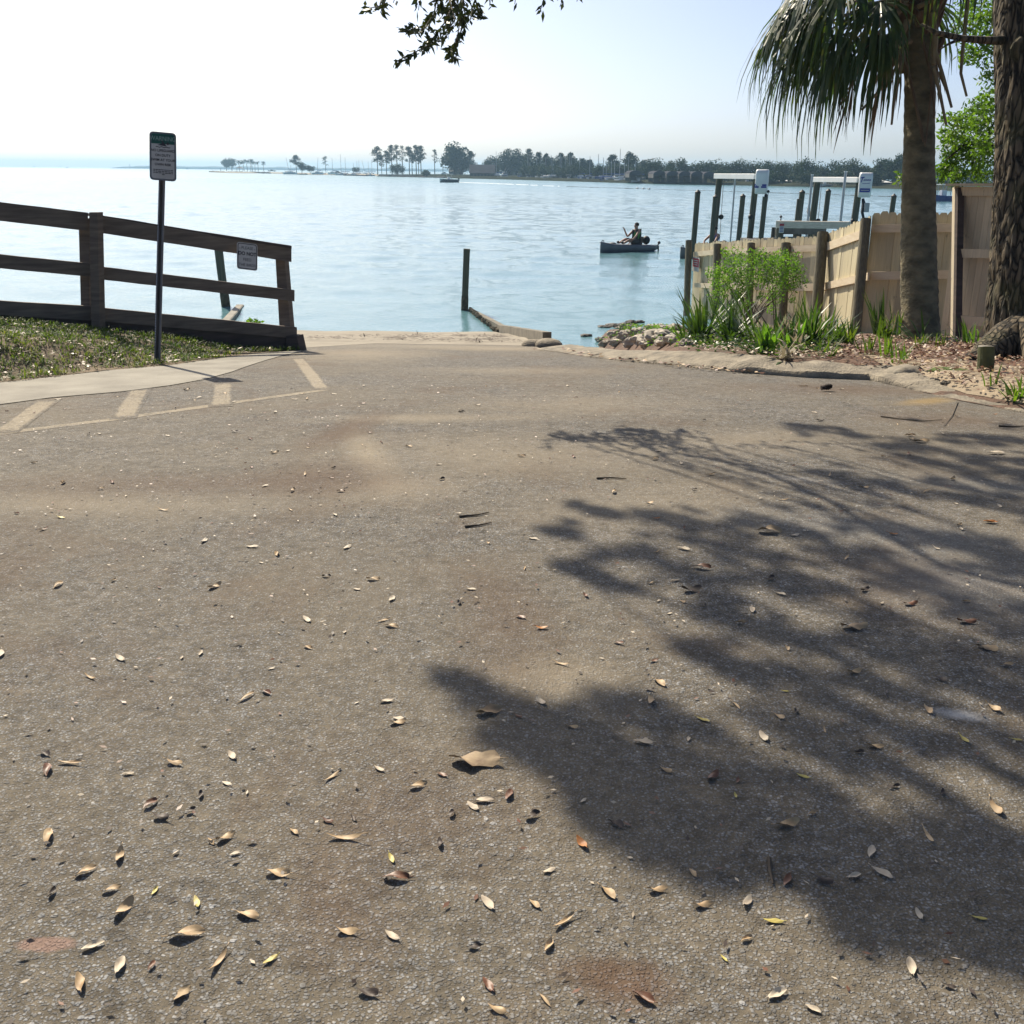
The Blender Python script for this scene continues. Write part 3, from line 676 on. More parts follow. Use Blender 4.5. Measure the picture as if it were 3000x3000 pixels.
def pile(name, label, px, ytop, ybot, wpx, D=None, lean=0, cap=False, mat='pile', group=None, barn=.35, xt=None, wob=.05):
    base = onz(px, ybot) if D is None else at(px, ybot, D)
    D = depth(base)
    top = at(xt if xt is not None else px + lean, ytop, D); top = Vector((top.x, base.y + (top.y - base.y) * .0, top.z)); r = wpx / F * D / 2
    top = Vector((at(xt if xt is not None else px + lean, ytop, D).x, base.y, top.z))
    dn = (base - top).normalized(); b2 = base + dn * 1.2
    o = thing(name, (base.x, base.y, base.z), label, 'piling', group)
    k = 8; path = [b2.lerp(top, i / k) for i in range(k + 1)]
    if cap: path[-1] = top + dn * r * 1.1
    solid('shaft', mat, lambda m: m.tube(path, r, 14, True, wob, px), o, smooth=False)
    if barn: solid('barnacle_band', 'barnacle', lambda m: m.tube([base + dn * .25, base - dn * barn * .6, base - dn * barn], [r * 1.12, r * 1.13, r * 1.03], 14, True, .25, px * 2), o)
    if cap: solid('pointed_cap', 'black', lambda m: m.tube([top + dn * r * 1.3, top + dn * r * 1.05, top + dn * r * .9, top], [r * 1.1, r * 1.14, r * 1.05, r * .08], 14), o)
    return o
pile('piling', 'lone dark timber piling standing in the water at the end of the low concrete wall', 1361, 725, 908, 19, xt=1370)
pile('piling', 'dark piling standing in the water behind the left rail fence', 661, 700, 897, 24, xt=653)
wl = thing('concrete_wall', onz(690, 945), 'short pale concrete wall end in the water behind the left fence', 'wall')
def wl_m(m):
    a, b = onz(686, 906), onz(694, 945); a.z = b.z = WZ
    m.beam(a + Vector((0, .6, -.16)), b + Vector((0, -1.2, -.06)), .20, .42)
solid('wall_block', 'concrete', wl_m, wl, bevel=.02)
# low wall along the ramp's right side
jw = thing('concrete_wall', gr(1600, 1006), 'low square concrete wall running from the kerb down the ramp into the water', 'wall')
def jw_m(m):
    P0, P1, P2 = gr(1590, 1008), onz(1462, 980), onz(1378, 912)
    t0, t1, t2 = at(1604, 971, depth(P0)), at(1452, 951, depth(P1)), at(1374, 908, depth(P2))
    rings = []
    k = 26; w = .125
    for i in range(k + 1):
        f = i / k
        g = P0.lerp(P1, f * 2) if f < .5 else P1.lerp(P2, f * 2 - 1); t = t0.lerp(t1, f * 2) if f < .5 else t1.lerp(t2, f * 2 - 1)
        d = (P2 - P0).normalized(); sd = Vector((d.y, -d.x, 0)).normalized(); h = max(t.z, WZ + .03)
        wb = .012 * noise.noise(g * 1.7)
        rings.append([Vector((g.x, g.y, g.z - .5)), Vector((g.x + wb, g.y, h + wb)), Vector((g.x, g.y, h)) + sd * w + Vector((wb, 0, wb * .6)), Vector((g.x, g.y, g.z - .5)) + sd * w])
    m.loft(rings)
solid('wall_block', 'seawall', jw_m, jw)
def jw_b(m):
    P1, P2 = onz(1462, 980), onz(1378, 912); rr = random.Random(4); d = (P2 - P1); sd = Vector((d.y, -d.x, 0)).normalized()
    for i in range(150):
        f = rr.random(); g = P1.lerp(P2, f); m.ball(g + Vector((0, 0, rr.uniform(-.02, .09))) - sd * .02 + d * 0, rr.uniform(.02, .05), 6, 4, wob=.5, seed=i)
solid('barnacle_crust', 'barnacle', jw_b, jw)
# two kerb nubs beside the wall
nub = thing('concrete_nub', gr(1590, 1024), 'cracked rounded concrete nub ending the kerb beside the low wall', 'kerb end')
def nub_m(m):
    for (x, y, s) in ((1563, 1014, .17), (1605, 1015, .20)):
        p = gr(x, y); m.ball(p + Vector((0, 0, .0)), s, 12, 8, (1, .9, .55), .08, x)
solid('rounded_concrete', 'kerb', nub_m, nub, smooth=True)

# ================================================================== RIGHT: PICKET FENCE
pf = thing('picket_fence', at(2410, 985, 20.5), 'pale new pine picket fence on round posts along the right side of the ramp', 'fence')
# world polyline of the fence face (post line) from the water to the tall gate section; ground from the bed
def fpt(px, ytop, d): return at(px, ytop, d)
SEC = [  # px0, picket top 0, depth0, px1, top1, depth1
    (2030, 713, 26.0, 2104, 707, 24.6), (2104, 707, 24.6, 2202, 702, 23.0), (2202, 702, 23.0, 2302, 696, 21.7), (2302, 696, 21.7, 2412, 688, 20.5),
    (2412, 684, 20.5, 2540, 634, 18.2), (2552, 622, 18.2, 2800, 620, 17.2)]
RAILS = [(738, 752, 730, 744), (730, 744, 726, 741), (726, 741, 721, 739), (721, 739, 714, 737), (714, 737, 668, 691), (658, 681, 656, 678)]
RAIL2 = [(829, 842, 830, 846), (830, 846, 831, 849), (831, 849, 832, 852), (832, 852, 831, 851), (829, 849, 800, 819), (797, 820, 793, 815)]
rp = random.Random(11)
for si, (x0, t0, d0, x1, t1, d1) in enumerate(SEC):
    A, B = at(x0, t0, d0), at(x1, t1, d1); hd = Vector((B.x - A.x, B.y - A.y, 0)); L = hd.length; hd.normalize(); nr = Vector((-hd.y, hd.x, 0))
    if nr.dot(Vector((1, .3, 0))) < 0: nr = -nr            # away from the viewer's side
    n = max(2, round(L / .142)); m = MB()
    for i in range(n):
        f0, f1 = (i + .006) / n, (i + .994) / n
        p, q = A.lerp(B, f0), A.lerp(B, f1); dz = rp.uniform(-.02, .02); c = .022; off = nr * (.05 + rp.uniform(0, .012))
        gz = min(Hbed(p.x, p.y), Hbed(q.x, q.y)) - .05
        if (x0 < 2420): gz = max(gz, -3)
        o = [Vector((p.x, p.y, gz)), Vector((q.x, q.y, gz)), Vector((q.x, q.y, q.z + dz - c * 2)), q.lerp(p, .22) + Vector((0, 0, dz)), p.lerp(q, .22) + Vector((0, 0, dz)), Vector((p.x, p.y, p.z + dz - c * 2))]
        V = [v + off for v in o] + [v + off + nr * .018 for v in o]; k = 6
        m.add(V, [tuple(range(k)), tuple(range(2*k - 1, k - 1, -1))] + [(j, (j + 1) % k, k + (j + 1) % k, k + j) for j in range(k)])
    m.build('picket_panel', 'picket', pf)
    for (a0, b0, a1, b1) in (RAILS[si], RAIL2[si]):
        P, Q = at(x0, (a0 + b0) / 2, d0), at(x1, (a1 + b1) / 2, d1); h = (b0 - a0) / F * d0
        solid('rail', 'pine_rail', lambda mm: mm.beam(P + nr * .028, Q + nr * .028, .036, h), pf)
FP = [(2018, 705, 2010, 935, 19, 26.1), (2102, 716, 2094, 945, 23, 24.6), (2201, 713, 2190, 950, 23, 23.0), (2303, 713, 2288, 958, 28, 21.7), (2411, 681, 2386, 972, 32, 20.5), (2537, 642, 2503, 985, 30, 18.2)]
for (xt, yt, xb, yb, w, d) in FP:
    P, Q = at(xb, yb + 30, d - .1), at(xt, yt, d - .1); r = w / F * d / 2
    solid('post', 'postwood', lambda m: m.tube([P.lerp(Q, i / 6) for i in range(7)], r, 16, True, .03, xt), pf)
# lighter corner board at the bend
a, b = at(2554, 985, 18.15), at(2566, 625, 18.15)
# red warning plate on first panel
rs = thing('warning_plate', at(2047, 776, 25.7), 'small red and white plate nailed to the picket fence beside the first post', 'sign')
rc = at(2047, 776, 25.4); rx = Vector((.3, -.95, 0)).normalized(); A_, B_ = at(2030, 713, 26.0), at(2104, 707, 24.6); rx = Vector((B_.x - A_.x, B_.y - A_.y, 0)).normalized(); rz_ = Vector((0, 0, 1)); rn = Vector((rx.y, -rx.x, 0))
if rn.y > 0: rn = -rn
rc = A_.lerp(B_, .22); rc = Vector((rc.x, rc.y, at(2047, 776, depth(rc)).z)) + rn * .03
fq = lambda x, y, z: rc + rx * x + rz_ * y + rn * z
o = solid('plate', 'signwhite', lambda m: plate(m, fq, rrect(.62, .32, .02), -.003, 0) if False else plate(m, fq, rrect(.42, .34, .02), -.003, 0), rs)
solid('red_field', 'signred', lambda m: plate(m, fq, [(-.18, -.06), (.18, -.06), (.18, .14), (-.18, .14)], .0005, .0015), rs)
solid('lettering', 'signwhite', lambda m: [plate(m, fq, [(-.12, y), (.12, y), (.12, y + .02), (-.12, y + .02)], .002, .003) for y in (.08, .03, -.02)], o)

# tall board section / gate beyond the palm
gt = thing('tall_board_panel', at(2860, 1000, 16.2), 'taller greyed board gate with a capped top between the palm and the oak', 'gate')
GD0, GD1 = 16.4, 15.6
GA, GB = at(2806, 548, GD0), at(2990, 552, GD1); ghd = Vector((GB.x - GA.x, GB.y - GA.y, 0)); gl = ghd.length; ghd.normalize(); gn = Vector((-ghd.y, ghd.x, 0))
if gn.y < 0: gn = -gn
def gboards(m):
    n = 9
    for i in range(n):
        p, q = GA.lerp(GB, (i + .02) / n), GA.lerp(GB, (i + .98) / n); off = gn * .05; z0 = at(2860, 1012, 16).z
        m.hexa([Vector((p.x, p.y, z0)) + off, Vector((q.x, q.y, z0)) + off, Vector((q.x, q.y, z0)) + off + gn * .02, Vector((p.x, p.y, z0)) + off + gn * .02,
                p + off, q + off, q + off + gn * .02, p + off + gn * .02])
solid('board_panel', 'greypine', gboards, gt)
for y0, y1, y2, y3 in ((549, 571, 552, 574), (727, 757, 730, 760), (924, 949, 940, 966)):
    P, Q = at(2806, (y0 + y1) / 2, GD0), at(2990, (y2 + y3) / 2, GD1)
    solid('rail', 'greypine', lambda m: m.beam(P + gn * .025, Q + gn * .025, .045, .13), gt)
solid('cap_board', 'greypine', lambda m: m.beam(at(2776, 541, GD0) + gn * .05, at(3000, 541, GD1) + gn * .05, .26, .035), gt)
solid('gate_post', 'oldwood_dark', lambda m: m.beam(at(2804, 1000, GD0), at(2812, 552, GD0), .10, .10, (0, 1, 0)), gt)
solid('side_board', 'greypine', lambda m: m.beam(at(2793, 1000, GD0 + .1), at(2799, 548, GD0 + .1), .055, .10, (0, 1, 0)), gt)

# ================================================================== BOAT LIFTS AND DOCK
LD = 42.0
def dpile(px, yt, w, D, label, cap=True, lean=2.2, yb=None):
    top = at(px, yt, D); base = Vector((top.x - .04 * (top.z - WZ), top.y, WZ)); r = w / F * D / 2
    o = thing('dock_piling', base, label, 'piling', 'pilings of the boat lifts'); b2 = base - Vector((0, 0, 1.5)); t2 = top - Vector((0, 0, r)) if cap else top
    solid('shaft', 'pile', lambda m: m.tube([b2.lerp(t2, i / 6) for i in range(7)], r, 12, True, .04, px), o)
    if cap: solid('pointed_cap', 'black', lambda m: m.tube([top - Vector((0, 0, r * 1.2)), top - Vector((0, 0, r * .9)), top], [r * 1.1, r * 1.12, r * .06], 12), o)
    return o
dpile(2045, 555, 16, 42, 'slim capped piling furthest left of the boat lift pilings')
dpile(2097, 569, 15, 41, 'capped piling just in front of the left lift upright')
dpile(2177, 567, 15, 43, 'capped piling between the uprights of the left boat lift')
dpile(2242, 576, 15, 40, 'flat topped piling with round black float beside the left lift motor', False)
dpile(2267, 666, 12, 41, 'short cut off piling beside the pale walkway beam', False)
dpile(2351, 555, 16, 46, 'rear capped piling left of the right boat lift')
dpile(2344, 583, 18, 42, 'front piling with a broken pale top left of the right boat lift', False)
dpile(2428, 552, 15, 45, 'capped piling between the uprights of the right boat lift')
dpile(2620, 567, 15, 42, 'capped piling right of the right lift with a small hook')
dpile(2463, 643, 14, 44, 'piling tip just showing over the pale walkway beam')
lamp = thing('round_float', at(2250, 568, 40), 'round black float hung at the top of the flat topped piling', 'float')
solid('float_ball', 'black', lambda m: (m.ball(at(2251, 561, 40), .055, 8, 6), m.ball(at(2244, 573, 40), .065, 8, 6), m.tube([at(2251, 561, 40), at(2248, 590, 40)], .012, 6)), lamp)
def lift(xl, ytl, wl_, Dl, xr, Dr, wr, yb0, yb1, xb0, xb1, box, label, faces):
    L, Rr = at(xl, ytl, Dl), at(xr, ytl, Dr); o = thing('boat_lift', Vector((L.x, L.y, WZ)), label, 'boat lift')
    for P, w in ((L, wl_), (Rr, wr)):
        r = w / F * depth(P) / 2; base = Vector((P.x - .05 * (P.z - WZ), P.y, WZ - 1.5))
        solid('upright', 'pile', lambda m: m.tube([base.lerp(P, i / 6) for i in range(7)], r, 14, True, .03, xl), o)
    a, b = at(xb0, (yb0 + yb1) / 2, Dl - .25), at(xb1, (yb0 + yb1) / 2 + 1, Dr - .25)
    bm_ = solid('top_beam', 'white', lambda m: m.beam(a, b, .16, (yb1 - yb0) / F * Dl), o, bevel=.01)
    (x0, y0, x1, y1) = box; D = Dr - .45
    c = at((x0 + x1) / 2, (y0 + y1) / 2, D); w, h = (x1 - x0) / F * D, (y1 - y0) / F * D
    fx = Vector((1, -.28, 0)).normalized(); fy = Vector((.28, 1, 0)).normalized()
    def cover(m):
        rings = []
        for z, s, oy in ((-.5, .86, .05), (-.47, .93, .02), (-.2, .98, .0), (.3, 1, 0), (.44, .97, .01), (.5, .86, .05)):
            pts = rrect(w * .84 * s, .62 * s, .08); rings.append([c + fx * (u + .02) + fy * (v + .1 + oy) + Vector((0, 0, z * h)) for u, v in pts])
        m.loft(rings)
    cv = solid('motor_cover', 'offwhite', cover, o, smooth=True)
    ff = lambda u, v, z: c + fx * u + fy * (-.215 - z) + Vector((0, 0, v))
    for mat, f in faces: solid('cover_print', mat, lambda m: f(m, ff, w, h), cv)
    for xx, dd in ((xl + 12, Dl), (xr - 8, Dr)):
        p = at(xx, ytl + 8, dd); solid('cable', 'rope', lambda m: m.tube([p, Vector((p.x, p.y, WZ))], .012, 5), o)
        q = at(xx, ytl + 118, dd); solid('pulley_ball', 'black', lambda m: m.ball(Vector((p.x, p.y, q.z)), .11, 8, 6), o)
    return o
def print1(m, f, w, h):
    for x0, x1, y0, y1 in ((-.2, -.17, -.22, -.08), (-.17, -.06, -.22, -.17), (-.15, -.12, -.17, -.13), (-.1, -.07, -.17, -.15), (.02, .2, -.22, -.16), (.05, .2, -.15, -.09)):
        plate(m, f, [(x0 * w / .52, y0), (x1 * w / .52, y0), (x1 * w / .52, y1), (x0 * w / .52, y1)], 0, .004)
def print2(m, f, w, h):
    plate(m, f, [(-.17, -.26), (.2, -.26), (.2, -.12), (-.17, -.12)], 0, .004)
    plate(m, f, [(-.16, .10), (-.13, .10), (-.10, .24), (-.04, .26), (-.05, .30), (-.18, .27), (-.17, .24), (-.13, .24)], 0, .004)
    x = -.07
    for i in range(8): plate(m, f, [(x, .15), (x + .02, .15), (x + .028, .20 + .015 * (i % 2)), (x + .008, .20 + .015 * (i % 2))], 0, .004); x += .034
    plate(m, f, [(-.1, .04), (.18, .06), (.18, .075), (-.1, .055)], 0, .004)
def print2w(m, f, w, h): plate(m, f, [(-.13, -.20), (.16, -.20), (.16, -.175), (-.13, -.175)], .005, .008)
lift(2108, 519, 18, 44, 2216, 40.5, 18, 509, 523, 2096, 2214, (2208, 498, 2252, 567), 'left boat lift with white top beam and motor cover bearing two blue marks', [('signblue', print1)])
lift(2395, 531, 19, 44, 2519, 40.5, 20, 519, 533, 2384, 2516, (2511, 507, 2556, 577), 'right boat lift with white top beam and motor cover bearing a blue rectangle', [('signblue', print2), ('signwhite', print2w)])
def pole(px, yt, D, w, label):
    t = at(px, yt, D); o = thing('metal_pole', Vector((t.x, t.y, WZ)), label, 'pole', 'guide poles of the boat lifts')
    solid('pipe', 'galv', lambda m: m.tube([Vector((t.x - .03, t.y, WZ - 1)), t], w, 10), o); solid('pipe_cap', 'white', lambda m: m.tube([t - Vector((0, 0, .02)), t + Vector((0, 0, .02))], w * 1.25, 10), o)
pole(2154, 521, 42, .035, 'thin metal pole under the left boat lift beam'); pole(2380, 512, 41, .045, 'pale pipe pole just left of the right lift beam'); pole(2478, 503, 40, .05, 'tall pale pipe pole in front of the right lift beam')
eb = thing('electrical_box', at(2538, 608, 40), 'small grey electrical box mounted right of the right boat lift upright', 'box')
solid('casing', 'metalbox', lambda m: m.box(at(2539, 608, 40), (.17, .14, .34)), eb, bevel=.01)
solid('cable_bundle', 'black', lambda m: m.tube([at(2528, 582, 40.1), at(2531, 600, 40.1), at(2526, 622, 40.1), at(2530, 640, 40.1)], [.05, .09, .06, .05], 8), eb)
ct = thing('hanging_cloth', at(2371, 582, 43), 'dark cloth hanging left of the right boat lift upright', 'cloth')
def cloth_m(m):
    a = [at(2372 - i * 0 + dx, y, 43 + .05 * math.sin(y * .3 + dx)) for y in (580, 595, 610, 622, 632) for dx in (0, 1, 2, 3)]
    for w, y in ((3, 580), (6, 595), (9, 612), (10, 622), (6, 632)): pass
    rings = [[at(2374, y, 43), at(2374 - w, y + 1, 43 + .08), at(2374 - w * .6, y, 43 - .1), at(2374 - w * .3, y, 43 + .06)] for w, y in ((2, 580), (5, 592), (8, 608), (11, 620), (5, 634))]
    m.loft(rings)
solid('cloth_fold', 'cloth', cloth_m, ct)
dk = thing('dock', at(2360, 690, 38), 'low dock with a pale top beam and dark framing behind the picket fence', 'dock')
solid('top_beam', 'whitewood', lambda m: m.beam(at(2276, 657, 38), at(2490, 660, 36.5), .22, 20 / F * 38), dk, bevel=.01)
solid('dock_frame', 'deckgrey', lambda m: (m.beam(at(2290, 677, 38.6), at(2420, 678, 38), .1, .22), m.beam(at(2280, 700, 38.6), at(2420, 700, 38), .1, .16)), dk)
for x in (2283, 2336, 2394): solid('dock_leg', 'pile', lambda m: m.tube([at(x, 670, 38.5), at(x, 760, 38.5)], .15, 10), dk)
solid('dock_deck', 'deckgrey', lambda m: m.beam(at(2180, 703, 41), at(2300, 703, 41), 1.4, .10), dk)
solid('dock_lamp', 'black', lambda m: (m.tube([at(2287, 648, 38), at(2288, 640, 38)], .02, 6), m.ball(at(2288, 635, 38), .05, 8, 6)), dk)
dsn = thing('dock_notice', at(2290, 667, 37.8), 'white notice with a red heading fixed to the end of the dock beam', 'sign')
dc = at(2290, 667, 37.75); df = lambda x, y, z: dc + Vector((x, -z, y)); 
o = solid('plate', 'signwhite', lambda m: plate(m, df, [(-.09, -.18), (.09, -.18), (.09, .16), (-.09, .16)], -.004, 0), dsn)
solid('red_heading', 'signred', lambda m: plate(m, df, [(-.08, .06), (.08, .06), (.08, .14), (-.08, .14)], .001, .002), o)
solid('lettering', 'signblue', lambda m: [plate(m, df, [(-.06, y), (.06, y), (.06, y + .02), (-.06, y + .02)], .001, .002) for y in (.01, -.04, -.09, -.14)], o)

# ================================================================== NEAR VEGETATION
rq = random.Random(21)
def rdir_(r):
    while True:
        v = Vector((r.uniform(-1, 1), r.uniform(-1, 1), r.uniform(-1, 1)))
        if .05 < v.length < 1: return v.normalized()
def leafball(m, c, r, n, L, W, rnd, sq=(1, 1, 1), droop=.2):
    for _ in range(n):
        d = rdir_(rnd) * (rnd.random() ** .45); p = c + Vector((d.x * sq[0], d.y * sq[1], d.z * sq[2])) * r
        a = rdir_(rnd); a.z -= droop; m.leaf(p, a, rdir_(rnd), L * rnd.uniform(.7, 1.25), W * rnd.uniform(.75, 1.2))

# --- big oak on the right
OB = at(3030, 1062, 10.85)
oak = thing('oak_tree', OB, 'thick furrowed oak trunk at the right edge whose branches shade the lot', 'tree')
def oak_trunk(m):
    path, rad = [], []
    for px, py, r in ((3035, 1080, .60), (3033, 1045, .52), (3030, 1000, .45), (3022, 930, .41), (3017, 820, .375), (3015, 690, .355), (3019, 500, .35), (3024, 250, .35), (3028, 0, .36), (3030, -250, .35), (3030, -500, .34)):
        path.append(at(px, py, 10.85)); rad.append(r)
    # finer rings for a lumpy outline
    P2, R2 = [], []
    for i in range(len(path) - 1):
        for j in range(12): P2.append(path[i].lerp(path[i+1], j / 12)); R2.append(rad[i] * (1 - j / 12) + rad[i+1] * j / 12)
    n = 110; rings = []
    for p, r in zip(P2, R2):
        ring = []
        for j in range(n):
            a = 2 * math.pi * j / n; d = Vector((math.cos(a), math.sin(a), 0)); q = Vector((d.x * 5.2, d.y * 5.2, p.z * .9)); w = noise.noise(q * 2.1); w2 = noise.noise(Vector((d.x * 1.2, d.y * 1.2, p.z * .8)))
            ring.append(p + d * (r * (1 + .09 * w2) + .035 * (1 - min(1, abs(w) * 3.2)) * -1 + .02))
        rings.append(ring)
    m.loft(rings)
trunk = solid('trunk', 'bark', oak_trunk, oak, smooth=True)
solid('root', 'bark', lambda m: (m.tube([at(2985, 985, 10.7), at(2905, 1030, 10.5), at(2860, 1056, 10.3), at(2805, 1068, 10.1), at(2780, 1078, 10.0)], [.26, .15, .10, .06, .02], 14, True, .3, 5),
                                  m.tube([at(3040, 1000, 10.6), at(3060, 1080, 10.2), at(3090, 1130, 9.7)], [.3, .16, .05], 12, True, .3, 8)), oak, smooth=True)
solid('knot', 'bark', lambda m: m.ball(at(2988, 145, 10.62), .10, 12, 8, (1, .6, 1.3), .25, 3), oak, smooth=True)
TT = at(3030, -500, 10.85)
LIMBS = [[TT, Vector((3.6, 10.4, 6.2)), Vector((1.6, 9.8, 6.9)), Vector((-.2, 9.0, 6.7)), Vector((-1.6, 8.0, 6.4))],
         [TT, Vector((4.2, 9.4, 6.6)), Vector((2.8, 7.6, 7.0)), Vector((1.2, 6.6, 6.8)), Vector((-.6, 6.2, 6.4))],
         [TT, Vector((5.0, 9.2, 7.0)), Vector((4.6, 7.0, 7.2)), Vector((3.8, 5.2, 7.0))],
         [TT, Vector((5.6, 12.4, 6.6)), Vector((5.6, 14.2, 6.8))],
         [Vector((-.2, 9.0, 6.7)), Vector((-.5, 8.9, 5.6)), Vector((-.35, 8.75, 4.6)), at(1330, -200, 8.5)]]
def limbs(m):
    for L in LIMBS:
        n = len(L); Q = [L[0]] + [a.lerp(b, j / 4) + (noise.noise_vector(a.lerp(b, j / 4) * 1.3) * .28 if j else Vector((0, 0, 0))) for a, b in zip(L, L[1:]) for j in (1, 2, 3, 4)]; n = len(Q); m.tube(Q, [.15 - .125 * i / (n - 1) for i in range(n)], 10, True, .2, 2) if L is not LIMBS[-1] else m.tube(Q, [.055 - .04 * i / (n - 1) for i in range(n)], 8, True, .2, 2)
    m.tube([at(2960, 118, 10.75), at(2890, 118, 10.7), at(2820, 113, 10.6), at(2740, 96, 10.5), at(2700, 70, 10.5)], [.05, .038, .032, .026, .012], 8)
    m.tube([at(2812, 115, 10.6), at(2780, 128, 10.5), at(2752, 146, 10.45)], [.018, .014, .006], 6)
solid('branch', 'bark', limbs, oak, smooth=True)
LP = []
for L in LIMBS[:4]:
    for a, b in zip(L, L[1:]): LP += [a.lerp(b, i / 6) for i in range(7)]
SH = [(2850,1288,60),(2970,1296,80),(2950,1425,70),(2800,1375,50),(3080,1330,90),(2450,1262,55),(2600,1290,80),(2750,1310,95),(2900,1335,105),(3000,1400,95),(2350,1252,28),(2660,1330,60),
 (2450,1402,60),(2560,1412,75),(2700,1445,85),(2850,1455,110),(2980,1500,115),
 (1950,1520,75),(2050,1560,105),(1850,1640,90),(2000,1650,125),(2150,1600,125),(2300,1560,120),(2250,1680,115),(2450,1600,125),(2450,1750,125),(2600,1560,125),(2650,1720,135),(2800,1600,135),(2850,1760,145),(2980,1650,135),(2980,1850,145),(2700,1880,135),(2850,1980,145),(2500,1900,110),(2600,2010,90),(1750,1500,50),(1700,1670,50),(1800,1715,45),(2100,1735,75),(1650,1560,30),
 (2100,1810,50),(2250,1835,65),(2350,1880,75),(2050,1905,40),(2200,1965,60),(2330,1990,70),
 (1350,1990,40),(1430,2030,60),(1550,2080,80),(1650,2135,105),(1500,2175,70),(1600,2235,80),(1750,2155,115),(1780,2285,125),(1850,2055,85),(1950,2135,115),(1950,2305,135),(2000,2455,125),(2100,2225,125),(2150,2385,135),(2300,2305,135),(2250,2505,135),(1850,2455,85),(1750,2385,60),(2100,2565,75),(2400,2455,135),(2450,2605,135),(2600,2485,125),(2600,2655,135),(2750,2555,135),(2750,2725,115),(2900,2625,135),(2950,2785,105),(2900,2455,85),(2480,2225,75),(2300,2125,85),(2450,2085,75),(2560,2725,75),(2650,2155,65),(2800,2185,55),(3100,1700,160),(3100,2000,160),(3150,2500,170),(3100,1450,130)]
cr = MB(); tw = MB(); rc_ = random.Random(5)
for (px, py, rp_) in SH:
    for k in (-1, 0, 1):
        g = gr(px + k * rp_ * .95, py + k * rp_ * .26 + rc_.uniform(-.22, .22) * rp_); z = (rc_.uniform(5.2, 7.3) if k == -1 else z + rc_.uniform(-.2, .2)); c = g + SUNV * ((z - g.z) / SUNV.z); r = rp_ / F * depth(g) * .47
        leafball(cr, c, r, int(30 + 2500 * r * r), .09, .042, rc_, (1, 1, .8))
        if rc_.random() < .75:
            g = gr(px + rc_.uniform(-1.7, 1.7) * rp_, py + rc_.uniform(-.75, .75) * rp_); c = g + SUNV * ((z - g.z) / SUNV.z); leafball(cr, c, r * rc_.uniform(.28, .5), int(18 + 500 * r * r), .08, .038, rc_, (1, 1, .8))
    q = min(LP, key=lambda v: (v - c).length); mid = q.lerp(c, .5) + Vector((0, 0, .15)); tw.tube([q, mid, c], [.03, .02, .008], 5)
# free sprays that fill the crown between
for _ in range(46):
    q = rc_.choice(LP); c = q + rdir_(rc_) * rc_.uniform(.4, 1.2) + Vector((0, 0, rc_.uniform(.2, 1.3)))
    g = c - SUNV * ((c.z - 0) / SUNV.z)
    if g.y < 10 and g.x < .6 + .1 * g.y: continue
    if g.y < 10 and g.x < 5 and rc_.random() < .8: continue
    if c.z < 2.6 + .15 * c.y: continue
    leafball(cr, c, rc_.uniform(.3, .6), 160, .10, .046, rc_, (1, 1, .6))
# unseen leaf masses added over and behind the viewer, blocking sky to deepen shade
for _ in range(150):
    c = Vector((rc_.uniform(-7, 9), rc_.uniform(-9, 3.2), rc_.uniform(5.5, 9.5)))
    if (c.x - 1) ** 2 / 80 + (c.y + 3) ** 2 / 45 > 1: continue
    leafball(cr, c, rc_.uniform(.9, 1.5), 95, .19, .10, rc_, (1, 1, .5))
cr.build('crown', 'oakleaf', oak); tw.build('branchlet', 'twig', oak)
# the hanging tip that dips into view
TIPS = [([(1300,-200),(1312,-20),(1332,60),(1292,112),(1222,150),(1158,182)], 64), ([(1330,-60),(1362,36),(1346,110),(1322,150),(1334,172)], 60), ([(1290,-80),(1272,40),(1240,86),(1184,84)], 56),
        ([(1370,-80),(1398,16),(1412,48)], 22), ([(1345,-60),(1384,24),(1380,56)], 22), ([(1420,-90),(1436,14)], 14), ([(1150,-90),(1112,18),(1062,28)], 26), ([(1240,-90),(1226,30)], 14), ([(1190,-90),(1152,8)], 10),
        ([(1520,-90),(1508,12)], 8), ([(1615,-90),(1582,36)], 13), ([(1685,-90),(1640,20)], 8), ([(1712,-90),(1690,4)], 6), ([(1320,-120),(1325,20),(1300,70),(1262,120),(1242,132)], 50), ([(1260,-120),(1290,0),(1310,50)], 46), ([(1350,-120),(1330,10),(1352,70)], 46), ([(1375,-100),(1358,-5),(1338,120),(1322,165)], 24), ([(1110, -80), (1130, 0), (1115, 36)], 20)]
hl = MB(); ht = MB(); rh = random.Random(8)
for path, n in TIPS:
    P = [at(x, y, 8.5 + rh.uniform(-.35, .35)) for x, y in path]; P.insert(0, P[0] + Vector((.1, .15, 1.3))); n = int(n * 1.15); k = len(P); ht.tube(P, [.009 - .006 * i / (k - 1) for i in range(k)], 5)
    n = int(n * 1.8)
    for i in range(n):
        f = (i + rh.random()) / n; f = f ** .75; s = f * (k - 1); j = min(k - 2, int(s)); p = P[j].lerp(P[j+1], s - j); d = (P[j+1] - P[j]).normalized()
        a = d * .7 + rdir_(rh) * .8 + Vector((0, 0, -.25)); hl.leaf(p + rdir_(rh) * .02, a, rdir_(rh), rh.uniform(.055, .095), rh.uniform(.024, .036), .12)
hl.build('hanging_leaves', 'shadeleaf', oak); ht.build('hanging_twig', 'twig', oak)

